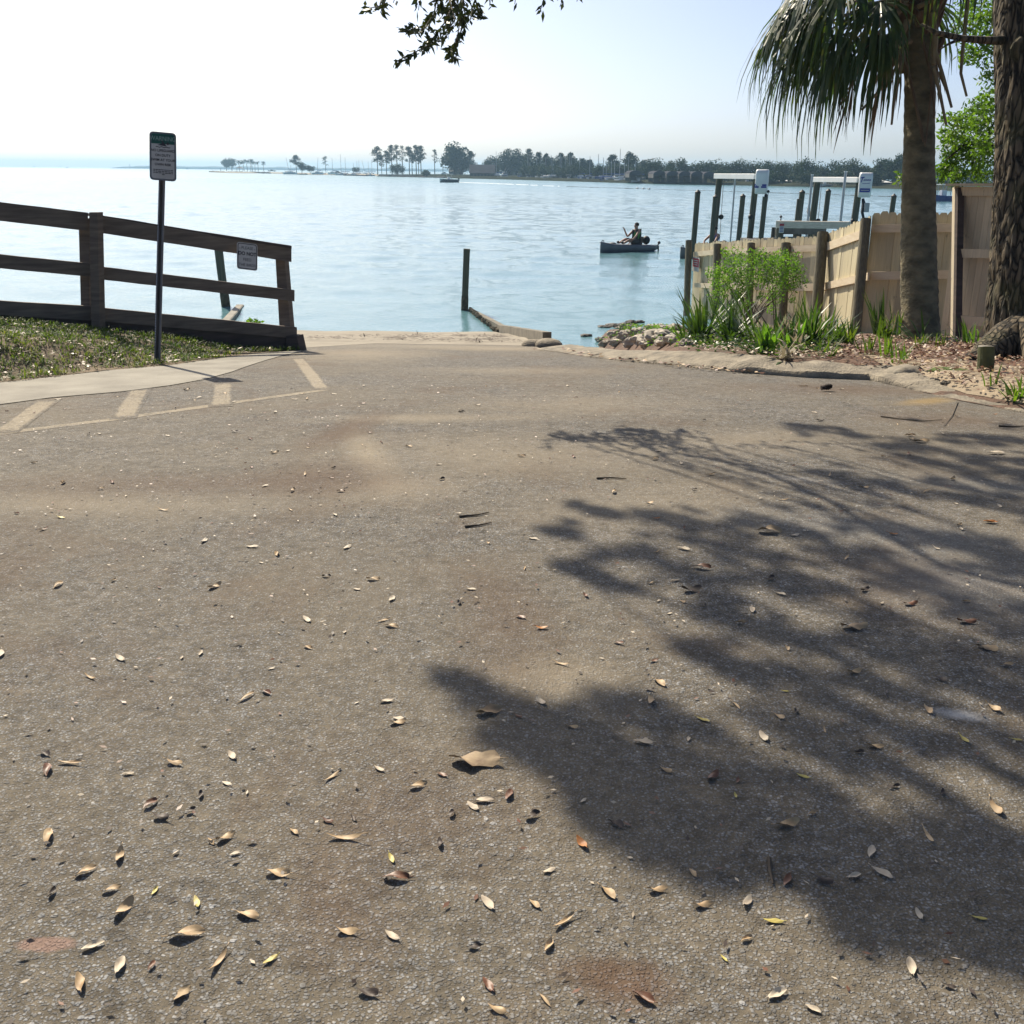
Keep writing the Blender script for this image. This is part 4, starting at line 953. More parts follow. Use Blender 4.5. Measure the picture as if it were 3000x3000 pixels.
# --- bright leafy tree behind the gate
lt_ = thing('leafy_tree', at(2985, 1000, 17.6), 'bright green sunlit leafy tree behind the tall board gate', 'tree')
solid('trunk', 'bark', lambda m: (m.tube([at(3060, 1000, 17.8), at(3040, 500, 17.8), at(3010, 100, 17.7), at(2960, -300, 17.6)], [.16, .13, .10, .06], 10, True, .15, 1),
      m.tube([at(3035, 480, 17.8), at(2930, 430, 17.6), at(2830, 420, 17.5), at(2770, 470, 17.4)], [.06, .04, .025, .01], 6), m.tube([at(3020, 260, 17.7), at(2940, 180, 17.6), at(2860, 120, 17.5)], [.05, .035, .015], 6),
      m.tube([at(2920, 345, 17.6), at(2880, 420, 17.5), at(2850, 480, 17.5)], [.02, .016, .008], 5)), lt_)
bl = MB(); rb = random.Random(15)
for px, py, r, n in ((2850, 10, 60, 190), (2890, 60, 60, 220), (2820, 80, 45, 120), (2880, 140, 55, 200), (2835, 160, 32, 70), (2905, 225, 40, 100), (2905, 290, 38, 90), (2870, 310, 40, 110), (2890, 350, 50, 170), (2840, 350, 48, 170), (2800, 375, 42, 130), (2850, 410, 58, 220), (2795, 430, 42, 150), (2890, 440, 50, 180), (2840, 470, 55, 200), (2785, 480, 38, 140), (2760, 505, 26, 70), (2805, 520, 30, 90), (2880, 505, 38, 110), (2775, 400, 28, 50), (2765, 345, 22, 26), (2640, 520, 22, 30), (2985, 330, 90, 200), (3020, 150, 120, 250), (2960, 60, 80, 200), (2925, 410, 40, 120)):
    c = at(px, py, 17.5 + rb.uniform(-.6, .6)); rr_ = r / F * 17.5
    leafball(bl, c, rr_, int(n * 1.7), .10, .038, rb)
bl.build('crown', 'brightleaf', lt_)

# --- cabbage palm
PB = at(2697, 1003, 15.0)
palm = thing('cabbage_palm', PB, 'cabbage palm with ringed trunk and drooping fan fronds in front of the fence', 'palm tree')
def palm_trunk(m):
    key = [(2698, 1020, 112), (2697, 949, 108), (2693, 850, 104), (2691, 737, 101), (2691, 600, 95), (2692, 492, 91), (2694, 350, 88), (2695, 197, 86), (2697, 60, 84), (2698, -60, 80)]
    P, Rr = [], []
    for i in range(len(key) - 1):
        for j in range(10):
            f = j / 10; a, b = key[i], key[i + 1]; P.append(at(a[0] + (b[0] - a[0]) * f, a[1] + (b[1] - a[1]) * f, 15.0)); Rr.append((a[2] + (b[2] - a[2]) * f) / F * 15 / 2 * (1 + .022 * math.sin((i * 10 + j) * 2.4)))
    m.tube(P, Rr, 28, True, .05, 9)
solid('trunk', 'palmbark', palm_trunk, palm, smooth=True)
PC = at(2697, -15, 15.0)
rf = random.Random(33)
def fan(m, hub, d, nrm, L, n=38, spread=115, droop=.45, W=.05, rnd=rf, fold=.0):
    d = d.normalized(); sd = d.cross(nrm).normalized(); nrm = sd.cross(d)
    for i in range(n):
        a = R(-spread + 2 * spread * i / (n - 1)); l = L * (1 - .35 * (abs(a) / R(spread)) ** 2) * rnd.uniform(.70, 1.10); W_ = W * rnd.uniform(.55, 1.25); a += rnd.uniform(-.06, .06)
        dr = (d * math.cos(a) + sd * math.sin(a) + nrm * (fold * abs(math.sin(a)))).normalized(); side = (sd * math.cos(a) - d * math.sin(a)).normalized()
        tw_ = rnd.uniform(-.5, .5); side = (side * math.cos(tw_) + nrm * math.sin(tw_)).normalized(); g = droop * rnd.uniform(.55, 1.55)
        prev = None; row = []
        for f, w in ((0, .35), (.3, .9), (.58, 1), (.82, .6), (1.0, .06)):
            # bends towards straight down with length but keeps the leaflet's length
            t = f * l; v = hub + dr * (t * (1 - .42 * g * f * f)) - Vector((0, 0, 1)) * (g * t * f ** 1.2)
            row.append((v - side * W_ * w / 2, v + side * W_ * w / 2))
        for (p, q), (s, t) in zip(row, row[1:]): m.quad(p, q, t, s)
def frond(az, el, plen, L, mat, sag, droop, n=38, spread=115, base_dz=0, pr=.022):
    h = Vector((math.sin(az), math.cos(az), 0)); d0 = h * math.cos(el) + Vector((0, 0, math.sin(el))); b = PC + Vector((0, 0, base_dz)) + h * .15
    P = []
    for i in range(7):
        f = i / 6; P.append(b + d0 * plen * f - Vector((0, 0, sag * plen * f * f)))
    o = solid('frond', mat, lambda m: fan(m, P[-1], (P[-1] - P[-2]).normalized() - Vector((0, 0, .25)), Vector((0, 0, 1)) if abs((P[-1] - P[-2]).normalized().z) < .9 else h, L, n, spread, droop * .9), palm)
    solid('stalk', 'petiole', lambda m: m.tube(P, [pr * (1.3 - .8 * i / 6) for i in range(7)], 6), o)
# azimuth: 0 = away from the viewer, -90 = left
FR = [(-92, 28, 1.45, 1.15, .35, .75), (-78, 12, 1.55, 1.15, .3, .8), (-104, 8, 1.5, 1.1, .32, .85), (-120, 20, 1.5, 1.1, .35, .8), (-66, 30, 1.5, 1.15, .35, .75), (-88, -8, 1.45, 1.1, .25, .9), (-110, -14, 1.3, 1.05, .22, .95), (-70, -12, 1.3, 1.05, .22, .95),
      (-95, 48, 1.5, 1.15, .4, .7), (-50, 10, 1.4, 1.1, .3, .85), (-140, 6, 1.25, 1.05, .3, .9), (-98, -28, 1.15, .9, .18, 1.0), (-55, -30, 1.1, .85, .2, 1.0), (-130, -25, 1.0, .9, .2, 1.0), (-84, 20, 1.75, 1.15, .42, .8), (-100, 36, 1.75, 1.15, .45, .75),
      (-20, 35, 1.4, 1.1, .35, .75), (20, 25, 1.4, 1.1, .35, .8), (60, 55, 1.3, 1.0, .3, .6), (95, 60, 1.2, 1.0, .3, .6), (130, 40, 1.3, 1.1, .4, .8), (165, 45, 1.3, 1.1, .4, .8), (-165, 45, 1.35, 1.1, .4, .8),
       (0, 60, 1.3, 1.1, .3, .7), (-90, 68, 1.3, 1.1, .35, .7), (90, 65, 1.3, 1.1, .35, .7), (180, 70, 1.2, 1.1, .35, .7), (-60, 55, 1.5, 1.15, .4, .7), (-75, -45, 1.0, .8, .12, 1.05)]
for az, el, pl_, L, sag, dr in FR: frond(R(az + rf.uniform(-5, 5)), R(el), pl_, L, 'palm', sag, dr, 40)
# brown dead fans hanging round the trunk top
for az, el, pl_, L in ((-100, -62, .55, .75), (-70, -60, .6, .8), (-125, -70, .5, .6), (170, -74, .3, .42), (95, -66, .4, .6), (60, -66, .45, .6), (-85, -72, .8, .7)):
    frond(R(az), R(el), pl_, L, 'palmdead', .1, 1.0, 14, 75, rf.uniform(-.5, -.1), .02)
# a brown fan at the end of a long broken stalk, left of the trunk
bf = solid('frond', 'palmdead', lambda m: fan(m, at(2500, 235, 14.6), Vector((-.22, 0, -1)), Vector((0, 1, 0)), .82, 10, 15, .2, .026), palm)
solid('stalk', 'petiole', lambda m: m.tube([at(2640, 20, 14.8), at(2580, 60, 14.7), at(2530, 150, 14.6), at(2500, 250, 14.6)], [.03, .026, .02, .014], 6), bf)
# stubs of old leaf stalks sticking out and down
for pts, r in (([(2620, 130), (2590, 250), (2525, 322)], .024), ([(2640, 170), (2625, 250), (2612, 365)], .022), ([(2650, 200), (2610, 325), (2545, 360)], .0), ([(2740, 150), (2765, 230), (2788, 315)], .025), ([(2735, 200), (2755, 280), (2772, 365)], .024),
               ([(2740, 20), (2825, 60), (2838, 0)], .0), ([(2835, 0), (2820, 150), (2815, 215), (2832, 282)], .024), ([(2660, 20), (2560, 10), (2465, 50)], .03), ([(2670, 120), (2610, 145), (2575, 102)], .03), ([(2640, 30), (2560, 110), (2520, 190)], .028),
               ([(2625, 80), (2618, 130), (2660, 200), (2680, 300), (2705, 415)], .018), ([(2650, 90), (2660, 200), (2690, 330), (2712, 430)], .014), ([(2715, 150), (2730, 250), (2712, 420)], .016), ([(2700, 100), (2730, 230), (2738, 330), (2735, 345)], .018), ([(2690, 20), (2770, -20)], .03), ([(2660, 60), (2640, 110), (2648, 180)], .04), ([(2730, 40), (2740, 120), (2735, 190)], .045)):
    if r: solid('old_stalk', 'petiole' if r > .02 else 'palmdead', lambda m: m.tube([at(x, y, 14.68) for x, y in pts], [r * (1.2 - .5 * i / (len(pts) - 1)) for i in range(len(pts))], 6), palm)
for i in range(26):
    a = rf.uniform(0, 6.28); z = rf.uniform(-1.0, .35); c = Vector((PC.x, PC.y, PC.z + z)) + Vector((math.sin(a), math.cos(a), 0)) * .22; d = Vector((math.sin(a) * .45, math.cos(a) * .45, 1))
    solid('old_leaf_base', 'boot', lambda m: m.tube([c, c + d * .16, c + d * .34], [.055, .075, .045], 7), palm)
solid('fibre_mat', 'boot', lambda m: (m.tube([PC + Vector((0, 0, -.9)), PC + Vector((0, 0, -.4)), PC + Vector((0, 0, .1)), PC + Vector((0, 0, .5))], [.22, .30, .34, .2], 14, True, .3, 2)), palm)

# --- blades
def blade(m, b, az, lean, L, W, curve, rnd):
    h = Vector((math.sin(az), math.cos(az), 0)); sd = Vector((math.cos(az), -math.sin(az), 0)); row = []
    for f, w in ((0, .7), (.35, 1), (.7, .75), (1, .04)):
        p = b + h * (L * f * math.sin(lean) + L * curve * f * f) + Vector((0, 0, L * f * math.cos(lean) - L * curve * .8 * f * f * f)); row.append((p - sd * W * w / 2, p + sd * W * w / 2))
    for (p, q), (s, t) in zip(row, row[1:]): m.quad(p, q, t, s)
def clump(name, px, py, n, L, label, cat='plant', W=.03, lean=.55, curve=.25, mat='bladeleaf', group=None, dry=0, azb=None, H=Hbed):
    b = gr(px, py, H); b.z = H(b.x, b.y); o = thing(name, b, label, cat, group); m = MB(); md = MB(); rnd = random.Random(int(px * 7 + py))
    n = int(n * 1.45); L *= 1.14
    for i in range(n):
        az = rnd.uniform(0, 6.283) if azb is None else R(azb) + rnd.gauss(0, .35)
        blade(md if rnd.random() < dry else m, b + Vector((rnd.uniform(-.07, .07), rnd.uniform(-.07, .07), -.02)), az, abs(rnd.gauss(lean, .25)), L * rnd.uniform(.6, 1.15), W * rnd.uniform(.7, 1.2), rnd.uniform(0, curve), rnd)
    if m.v: m.build('blade_cluster', mat, o)
    if md.v: md.build('dry_blade_cluster', 'drybladeleaf', o)
    return o
clump('sword_plant', 2052, 1003, 46, .62, 'dark sword-leaved clump nearest the water, left of the bush', W=.035, lean=.6)
clump('sword_plant', 2010, 1008, 16, .35, 'small dark sword-leaved clump at the edge of the rocks', lean=.8)
clump('sword_plant', 2110, 985, 26, .75, 'upright sword-leaved clump growing in front of the second fence post', W=.03, lean=.35)
clump('sword_plant', 2140, 1008, 44, .55, 'dense dark clump with arching leaves beneath the bush', W=.034, lean=.75, curve=.5)
clump('sword_plant', 2205, 1012, 16, .85, 'clump whose long stiff leaves lean left across the bush', W=.04, lean=.55, azb=-80)
clump('sword_plant', 2215, 1040, 12, .35, 'low clump with one arching leaf over the kerb', lean=.9, azb=-100, curve=.5)
clump('lily_plant', 2245, 1038, 22, .36, 'broad bright green upright leaves just behind the kerb under the bush', W=.055, lean=.25, mat='bushleaf')
clump('lily_plant', 2290, 1022, 30, .38, 'tall pale and green strap leaves right of the bush stems', W=.04, lean=.35, dry=.25)
clump('lily_plant', 2322, 1028, 28, .36, 'leafy strap clump in front of the fourth fence post', W=.045, lean=.4, mat='bushleaf', dry=.15)
clump('strap_plant', 2305, 1052, 18, .26, 'small clump of bleached drooping leaves at the kerb', lean=.9, curve=.5, dry=.75)
clump('sword_plant', 2370, 1018, 38, .52, 'spiky green clump left of the leaning fence post', W=.03, lean=.5, dry=.12)
clump('sword_plant', 2352, 985, 30, .62, 'upright grassy clump against the fence left of the leaning post', W=.016, lean=.18, mat='grass')
clump('sword_plant', 2408, 1010, 28, .50, 'spiky clump with grey leaves at the foot of the leaning fence post', W=.032, lean=.5, dry=.2)
clump('sword_plant', 2450, 1012, 26, .40, 'arching green clump right of the leaning fence post', lean=.7, curve=.5)
clump('sword_plant', 2486, 1015, 22, .34, 'low grassy clump at the foot of the fence bend post', lean=.6, mat='grass')
clump('grass_tuft', 2418, 1044, 20, .24, 'short bright grass tuft behind the kerb below the leaning post', 'grass tuft', W=.014, mat='grass')
clump('palmetto', 2572, 985, 14, .75, 'tall narrow palmetto leaf rising beside the fence bend post', W=.05, lean=.28, azb=-95, curve=.02)
clump('sword_plant', 2588, 1000, 22, .34, 'low green clump beneath the tall palmetto leaf', lean=.5, mat='grass')
clump('sword_plant', 2625, 992, 26, .52, 'grey green clump on the left of the palm trunk base', W=.024, lean=.4, dry=.1)
clump('grass_tuft', 2602, 1050, 12, .30, 'bright green grass tuft standing alone in the leaf litter left of the palm', 'grass tuft', W=.02, lean=.3, mat='brightleaf')
clump('grass_tuft', 2633, 1066, 9, .22, 'second small grass tuft in the leaf litter, nearest the kerb', 'grass tuft', W=.02, lean=.3, mat='brightleaf')
clump('grass_tuft', 2545, 1040, 18, .26, 'green tuft in the leaf litter in front of the fence bend', 'grass tuft', W=.016, lean=.5, mat='grass')
clump('palmetto', 2690, 1003, 20, .42, 'young palmetto fan spreading in front of the palm trunk', W=.03, lean=1.0, curve=.35)
clump('grass_tuft', 2700, 1018, 24, .2, 'short grass at the foot of the palm', 'grass tuft', W=.014, mat='grass')
clump('grass_tuft', 2752, 1016, 10, .22, 'thin grass tuft between the palm and the gate', 'grass tuft', W=.016, mat='grass')
clump('grass_tuft', 2828, 1012, 9, .34, 'tall bright grass blades in front of the gate', 'grass tuft', W=.026, lean=.18, mat='brightleaf')
clump('grass_tuft', 2845, 1020, 7, .36, 'pair of yellow green blades left of the stump post', 'grass tuft', W=.026, lean=.12, mat='brightleaf')
clump('strap_plant', 2932, 1035, 12, .42, 'thin blue green leaves sprouting behind the stump post', W=.02, lean=.45)
clump('grass_tuft', 2905, 1130, 4, .18, 'single bright blade tuft in front of the stump post', 'grass tuft', W=.02, lean=.2, mat='brightleaf')
clump('grass_tuft', 2990, 1168, 22, .20, 'bright weed tuft at the right edge of the dirt', 'grass tuft', W=.024, lean=.7, mat='brightleaf')

# --- bush in front of the fence
BD_ = 19.5
bush = thing('bush', at(2200, 985, BD_), 'wide leafy green bush with bare lower stems in front of the picket fence', 'bush')
bb = MB(); bst = MB(); rbh = random.Random(44)
bl_list = [(2110, 850, 34), (2095, 800, 28), (2130, 790, 38), (2115, 820, 40), (2150, 755, 36), (2170, 790, 42), (2195, 765, 38), (2160, 830, 42), (2205, 815, 42), (2180, 850, 34), (2235, 785, 38), (2245, 820, 34), (2225, 750, 26), (2260, 765, 32), (2275, 800, 38), (2285, 760, 34), (2310, 780, 36), (2300, 815, 38), (2325, 755, 24), (2335, 800, 32), (2345, 825, 22), (2280, 840, 34), (2320, 840, 20), (2125, 740, 14), (2090, 870, 18), (2100, 890, 22), (2270, 870, 26), (2260, 905, 20), (2230, 870, 16), (2190, 890, 14), (2320, 880, 12), (2145, 900, 14), (2165, 870, 18), (2300, 740, 12)]
for px, py, r in bl_list:
    c = at(px, py, BD_ + rbh.uniform(-.35, .35)); leafball(bb, c, r / F * BD_, int(r * (6.8 if r > 24 else 4)), .058, .024, rbh, (1, 1, 1), -.1)
for i in range(26):
    x0 = rbh.choice((2165, 2190, 2260, 2280)) + rbh.uniform(-12, 12); t = rbh.choice(bl_list[:24]); bst.tube([at(x0, 985, BD_), at((x0 * .6 + t[0] * .4), 900, BD_), at(t[0], t[1], BD_ + rbh.uniform(-.2, .2))], [.009, .007, .003], 5)
bb.build('foliage', 'bushleaf', bush); bst.build('stem', 'twig', bush)

# --- stump post, rocks, cone, mound
sp_ = thing('stump_post', gr(2888, 1090, Hbed), 'short mossy cut post standing in leaf litter beside the oak', 'post')
def stump(m):
    b = gr(2888, 1090, Hbed); D = depth(b); r = 47 / F * D / 2; t = at(2889, 1018, D); m.tube([b - Vector((0, 0, .1)), b.lerp(t, .5), t], [r * 1.02, r, r * .98], 18, True, .05, 2)
m = MB(); stump(m); m.build('post_shaft', simple('mossy_post_wood', (.12, .12, .045), (.055, .06, .022), 6, .9, .5, .006, 30), sp_)
bnode = gr(2888, 1090, Hbed); Dn = depth(bnode); tn = at(2889, 1017, Dn)
solid('cut_top', 'concrete', lambda m: m.tube([tn, tn + Vector((0, 0, .006))], 45 / F * Dn / 2, 18), sp_)
rr2 = random.Random(17)
def rock(px, py, w, h, mat, label, group=None, H=Hbed, sink=.3, name='rock'):
    b = gr(px, py, H); b.z = H(b.x, b.y); D = depth(b); r = w / F * D / 2
    m = MB(); m.ball(b + Vector((0, 0, (h / w) * r * (1 - sink) * .6)), r, 22, 13, (1, rr2.uniform(.7, 1), max(.35, h / w * 1.0)), .55, px * .37 + py, 2.7)
    o = m.build(name, mat, None, b, False); tag(o, label, 'rock', group); return o
GRP = 'pale rocks of the bank beside the ramp'
for px, py, w, h in ((1980, 1000, 70, 30), (1930, 992, 90, 36), (1880, 1002, 60, 28), (1850, 1012, 50, 30), (1895, 1015, 44, 26), (1945, 1010, 50, 30), (1810, 1008, 46, 26), (1775, 1012, 40, 20), (1835, 990, 50, 30), (1870, 977, 54, 22), (1920, 967, 70, 24), (1975, 967, 60, 24), (1995, 987, 46, 24), (1800, 985, 40, 24), (1830, 965, 36, 22), (1900, 945, 60, 24), (1955, 945, 70, 26), (2000, 942, 46, 24), (1760, 1000, 32, 18), (1725, 1012, 30, 14), (1740, 1016, 26, 12), (1860, 950, 44, 22), (2010, 1010, 40, 26)):
    rock(px, py, w, h, 'rock', 'pale limestone rock in the heaped bank between the kerb and the water', GRP)
for px, py, w, h in ((1770, 957, 40, 10), (1800, 954, 50, 13), (1835, 952, 46, 14), (1850, 946, 36, 16), (1872, 944, 30, 12), (1815, 960, 30, 8)):
    b = onz(px, py); D = depth(b); m = MB(); m.ball(b, w / F * D / 2, 14, 8, (1, .8, h / w), .5, px, 2.5); tag(m.build('rock', 'wetrock', None, b), 'dark weed-covered rock at the water edge of the pale rock bank', 'rock', 'dark rocks at the water edge')
b = onz(1719, 984); m = MB(); m.ball(b, .14, 12, 8, (1, .8, .3), .5, 3, 2.5); tag(m.build('rock', 'wetrock', None, b), 'single small dark rock poking out of the water right of the low wall', 'rock')
rock(2602, 1086, 46, 20, 'greyrock', 'flat dark stone in the dirt at the end of the broken kerb'); rock(2738, 1120, 30, 18, 'greyrock', 'dark wet looking stone in the dirt below the moss'); rock(2774, 1126, 32, 14, 'greyrock', 'smooth brown grey stone right of the dark stone'); rock(2800, 1135, 22, 8, 'greyrock', 'small flat stone at the edge of the dirt')
rock(2825, 1022, 40, 20, 'brownleaf', 'rusty brown rounded lump of bark in front of the gate', name='bark_lump')
sm = thing('sand_mound', gr(2655, 1100, Hbed), 'small pale washed sand mound beside the dirt', 'sand mound')
solid('mound', 'sand', lambda m: m.ball(gr(2655, 1100, Hbed) + Vector((0, 0, .0)), .17, 18, 10, (1, .9, .55), .3, 4, 3), sm, smooth=True)
moss = MB(); mc = gr(2785, 1086, Hbed); moss.ball(mc - Vector((0, 0, .0)), .15, 14, 6, (1.2, .9, .14), .3, 2); tag(moss.build('moss', 'moss', None, mc, True), kind='stuff')
pc = gr(2420, 1146); cone = thing('pine_cone', pc, 'dark open pine cone lying on the asphalt by the kerb', 'pine cone')
def cone_m(m):
    ax = Vector((1, .2, .15)).normalized(); c = pc + Vector((0, 0, .035)); m.tube([c - ax * .045, c + ax * .045], [.02, .01], 8)
    for i in range(90):
        f = i / 90; a = i * 2.4; s = ax.orthogonal().normalized(); q = ax.cross(s); d = s * math.cos(a) + q * math.sin(a); m.leaf(c + ax * (-.045 + .09 * f), d + ax * .5, ax, .036 * math.sin(.5 + 2.2 * f), .02)
solid('scales', 'cone', cone_m, cone)
def twigthing(pts, r, label):
    P = [gr(*q) + Vector((0, 0, .006)) for q in pts]; m = MB(); m.tube(P, [r * (1 - .6 * i / (len(P) - 1)) for i in range(len(P))], 5); tag(m.build('twig', 'twig', None, P[0]), label, 'twig')
twigthing([(2580, 1222), (2640, 1230), (2700, 1236), (2760, 1232)], .005, 'long thin twig on the asphalt below the yellow smear')
twigthing([(2806, 1180), (2790, 1220), (2765, 1250)], .004, 'fine curved twig crossing towards the kerb on the right')
twigthing([(1345, 1516), (1400, 1511), (1432, 1504)], .006, 'short twig on the sunlit asphalt, the upper of two')
twigthing([(1362, 1546), (1405, 1541), (1440, 1534)], .006, 'short twig on the sunlit asphalt, the lower of two')
twigthing([(2925, 1250), (2965, 1252), (3010, 1250)], .007, 'twig at the right edge of the lot below the dirt')
twigthing([(1748, 1404), (1790, 1402), (1835, 1405)], .006, 'twig with brown leaves lying mid lot')
twigthing([(2252, 2520), (2256, 2560), (2264, 2595)], .006, 'short straight straw-coloured twig in the shade low on the right')

# --- grass, litter, ground cover (uncountable)
def scatter(name, mat, n, poly, H, fn, seed, z=.0):
    r = random.Random(seed); xs = [p[0] for p in poly]; ys = [p[1] for p in poly]; m = MB(); k = 0; tries = 0
    while k < n and tries < n * 30:
        tries += 1
        x, y = r.uniform(min(xs), max(xs)), r.uniform(min(ys), max(ys))
        if inside((x, y), poly) and fn(m, Vector((x, y, H(x, y) + z)), r): k += 1
    return tag(m.build(name, mat), kind='stuff')
lawnp = [p for p in lawn]
def gblade(m, p, r):
    v = noise.noise(Vector((p.x * 1.6, p.y * 1.6, 0))) + .6 * noise.noise(Vector((p.x * 5, p.y * 5, 4)))
    if v < r.uniform(-.6, .12): return False
    for _ in range(3):
        blade(m, p + Vector((r.uniform(-.02, .02), r.uniform(-.02, .02), 0)), r.uniform(0, 6.28), abs(r.gauss(.6, .4)), r.uniform(.03, .085), .009, .3, r)
    return True
scatter('grass', 'grass', 12000, lawnp, Hlawn, gblade, 2, .015)
def flatleaf(s, up=.35):
    def f(m, p, r):
        a = r.uniform(0, 6.28); d = Vector((math.cos(a), math.sin(a), r.uniform(-.1, up))); m.leaf(p + Vector((0, 0, r.uniform(.004, .02))), d, Vector((r.uniform(-.5, .5), r.uniform(-.5, .5), 1)), s * r.uniform(.6, 1.2), s * .42 * r.uniform(.7, 1.2), r.uniform(-.1, .25)); return True
    return f
scatter('lawn_litter', 'paleleaf', 1500, lawnp, Hlawn, flatleaf(.06), 4, .02)
scatter('lawn_litter', 'brownleaf', 900, lawnp, Hlawn, flatleaf(.055), 5, .02)
lp = [(p.x, p.y) for p in (gr(*q, Hbed) for q in ((2330, 1062), (2480, 1078), (2600, 1100), (2720, 1120), (2850, 1160), (3000, 1200), (3080, 1120), (3080, 1000), (2800, 1000), (2560, 990), (2420, 1010), (2330, 1030)))]
scatter('leaf_litter', 'paleleaf', 750, lp, Hbed, flatleaf(.055, .5), 6, .03)
scatter('leaf_litter', 'brownleaf', 4200, lp, Hbed, flatleaf(.065, .5), 7, .03)
scatter('leaf_litter', 'tanleaf', 1000, lp, Hbed, flatleaf(.06, .5), 8, .03)
lp2 = [(p.x, p.y) for p in (gr(*q, Hbed) for q in ((2000, 1032), (2230, 1052), (2420, 1072), (2480, 1010), (2380, 985), (2150, 975), (2020, 985)))]
def cover(m, p, r):
    for _ in range(5):
        a = r.uniform(0, 6.28); m.leaf(p + Vector((r.uniform(-.05, .05), r.uniform(-.05, .05), r.uniform(.02, .12))), Vector((math.cos(a), math.sin(a), r.uniform(-.1, .6))), rdir_(r), r.uniform(.03, .06), .024)
    return True
scatter('ground_cover', 'bladeleaf', 750, lp2, Hbed, cover, 9)
scatter('bed_litter', 'paleleaf', 1300, lp2, Hbed, flatleaf(.055, .5), 10, .03)
scatter('bed_litter', 'drybladeleaf', 120, lp2, Hbed, lambda m, p, r: (blade(m, p + Vector((0, 0, .02)), r.uniform(0, 6.28), 1.35, r.uniform(.12, .3), .018, .1, r), True)[1], 13)
lp3 = [(p.x, p.y) for p in (gr(*q, Hbed) for q in ((1720, 1014), (1850, 1022), (1990, 1026), (2010, 985), (1900, 960), (1800, 985)))]
scatter('ground_cover', 'bushleaf', 190, lp3, Hbed, cover, 19)
kl = [(p.x, p.y) for p in (gr(*q) for q in ((1650, 1030), (1720, 1046), (1830, 1060), (1930, 1072), (2100, 1092), (2230, 1102), (2230, 1092), (2100, 1080), (1930, 1062), (1820, 1050), (1700, 1036), (1660, 1020)))]
scatter('gutter_litter', 'tanleaf', 130, kl, Hroad, flatleaf(.07, .3), 20, .012); scatter('gutter_litter', 'brownleaf', 130, kl, Hroad, flatleaf(.07, .3), 21, .012)
bw_ = [(p.x, p.y) for p in (gr(*q) for q in ((900, 1000), (1100, 1002), (1300, 1006), (1540, 1006), (1500, 990), (1300, 984), (1100, 986), (900, 988)))]
def weed(m, p, r):
    if noise.noise(Vector((p.x * .8, p.y * 2.5, 0))) < .02: return False
    for _ in range(6): m.leaf(p + Vector((r.uniform(-.09, .09), r.uniform(-.05, .05), r.uniform(0, .03))), Vector((r.uniform(-1, 1), r.uniform(-.4, .4), r.uniform(-.05, .05))), Vector((0, 0, 1)), r.uniform(.05, .13), .022)
    return True
scatter('seaweed', 'weed', 130, bw_, Hroad, weed, 22, .02)
wp = thing('weed_plant', at(742, 1000, 13.2), 'small green weed showing behind the bottom rail near the fence end', 'weed')
solid('leaf_cluster', 'bushleaf', lambda m: leafball(m, at(742, 942, 13.2), .09, 60, .07, .03, random.Random(3), (1.4, 1, .5)), wp); solid('stem', 'twig', lambda m: m.tube([at(742, 1000, 13.2), at(742, 945, 13.2)], .006, 5), wp)

# ================================================================== FALLEN LEAVES ON THE LOT
def leaf_mesh(name, mat, L, W, curl, cup, twist=0, lobes=0):
    m = MB(); nl, nw = 9, 5; V = []
    for i in range(nl):
        f = i / (nl - 1); w = W / 2 * (math.sin(math.pi * min(1, f * .93 + .05)) ** .8) * (1 + (.25 * math.sin(f * 14) if lobes else 0)) + .0008
        for j in range(nw):
            u = -1 + 2 * j / (nw - 1); x = (f - .5) * L; y = u * w; z = cup * .55 * (u * u) * w + curl * .6 * ((f - .5) ** 2) * L * 1.6
            z += twist * u * (f - .5) * w * 2 + W * .16 * noise.noise(Vector((f * 4 + L * 90, u * 1.6, curl * 5))); y += W * .12 * noise.noise(Vector((f * 3, curl * 7, L * 50))); V.append((x, y, z))
    mz = min(v[2] for v in V); V = [(x, y, z - mz + .002) for x, y, z in V]
    F_ = [(i * nw + j, i * nw + j + 1, (i + 1) * nw + j + 1, (i + 1) * nw + j) for i in range(nl - 1) for j in range(nw - 1)]
    m.add(V, F_); m.tube([V[2], (V[2][0] - L * .18, V[2][1], V[2][2] + .002)], .0011, 4)
    me = bpy.data.meshes.new(name); me.from_pydata(m.v, [], m.f); me.materials.append(M[mat]); me.polygons.foreach_set('use_smooth', [True] * len(me.polygons)); return me
KINDS = {'tan': ('tanleaf', .070, .023, .45, .6, 1.2, 0), 'pale': ('paleleaf', .06, .022, .35, .35, .4, 0), 'brown': ('brownleaf', .062, .022, .5, .9, .8, 0), 'dark': ('darkleaf', .055, .02, .5, .7, 1.2, 0), 'orange': ('orangeleaf', .06, .024, .5, .5, .3, 0), 'yellow': ('yellowleaf', .055, .016, .3, .3, .3, 0), 'thin': ('tanleaf', .085, .013, .4, .8, .8, 0), 'broad': ('magnolia', .14, .062, .7, .55, .9, 1)}
LM = {}
for k, (mt, L, W, c, u, t, lo) in KINDS.items():
    LM[k] = [leaf_mesh('fallen_leaf', mt, L, W, c * s, u * s2, t, lo) for s, s2 in ((1, 1), (.3, 1.6), (1.5, .4), (.15, .3), (-.4, .8), (.6, -.6))]
rl = random.Random(99); placed = []
LABEL = {'tan': 'small curled tan oak leaf lying on the asphalt', 'pale': 'small pale bleached leaf lying flat on the asphalt', 'brown': 'small reddish brown curled leaf lying on the asphalt', 'dark': 'small dark shrivelled leaf lying on the asphalt', 'orange': 'small orange leaf lying on the asphalt', 'yellow': 'small narrow yellow leaf on the asphalt', 'thin': 'thin straw coloured leaf on the asphalt'}
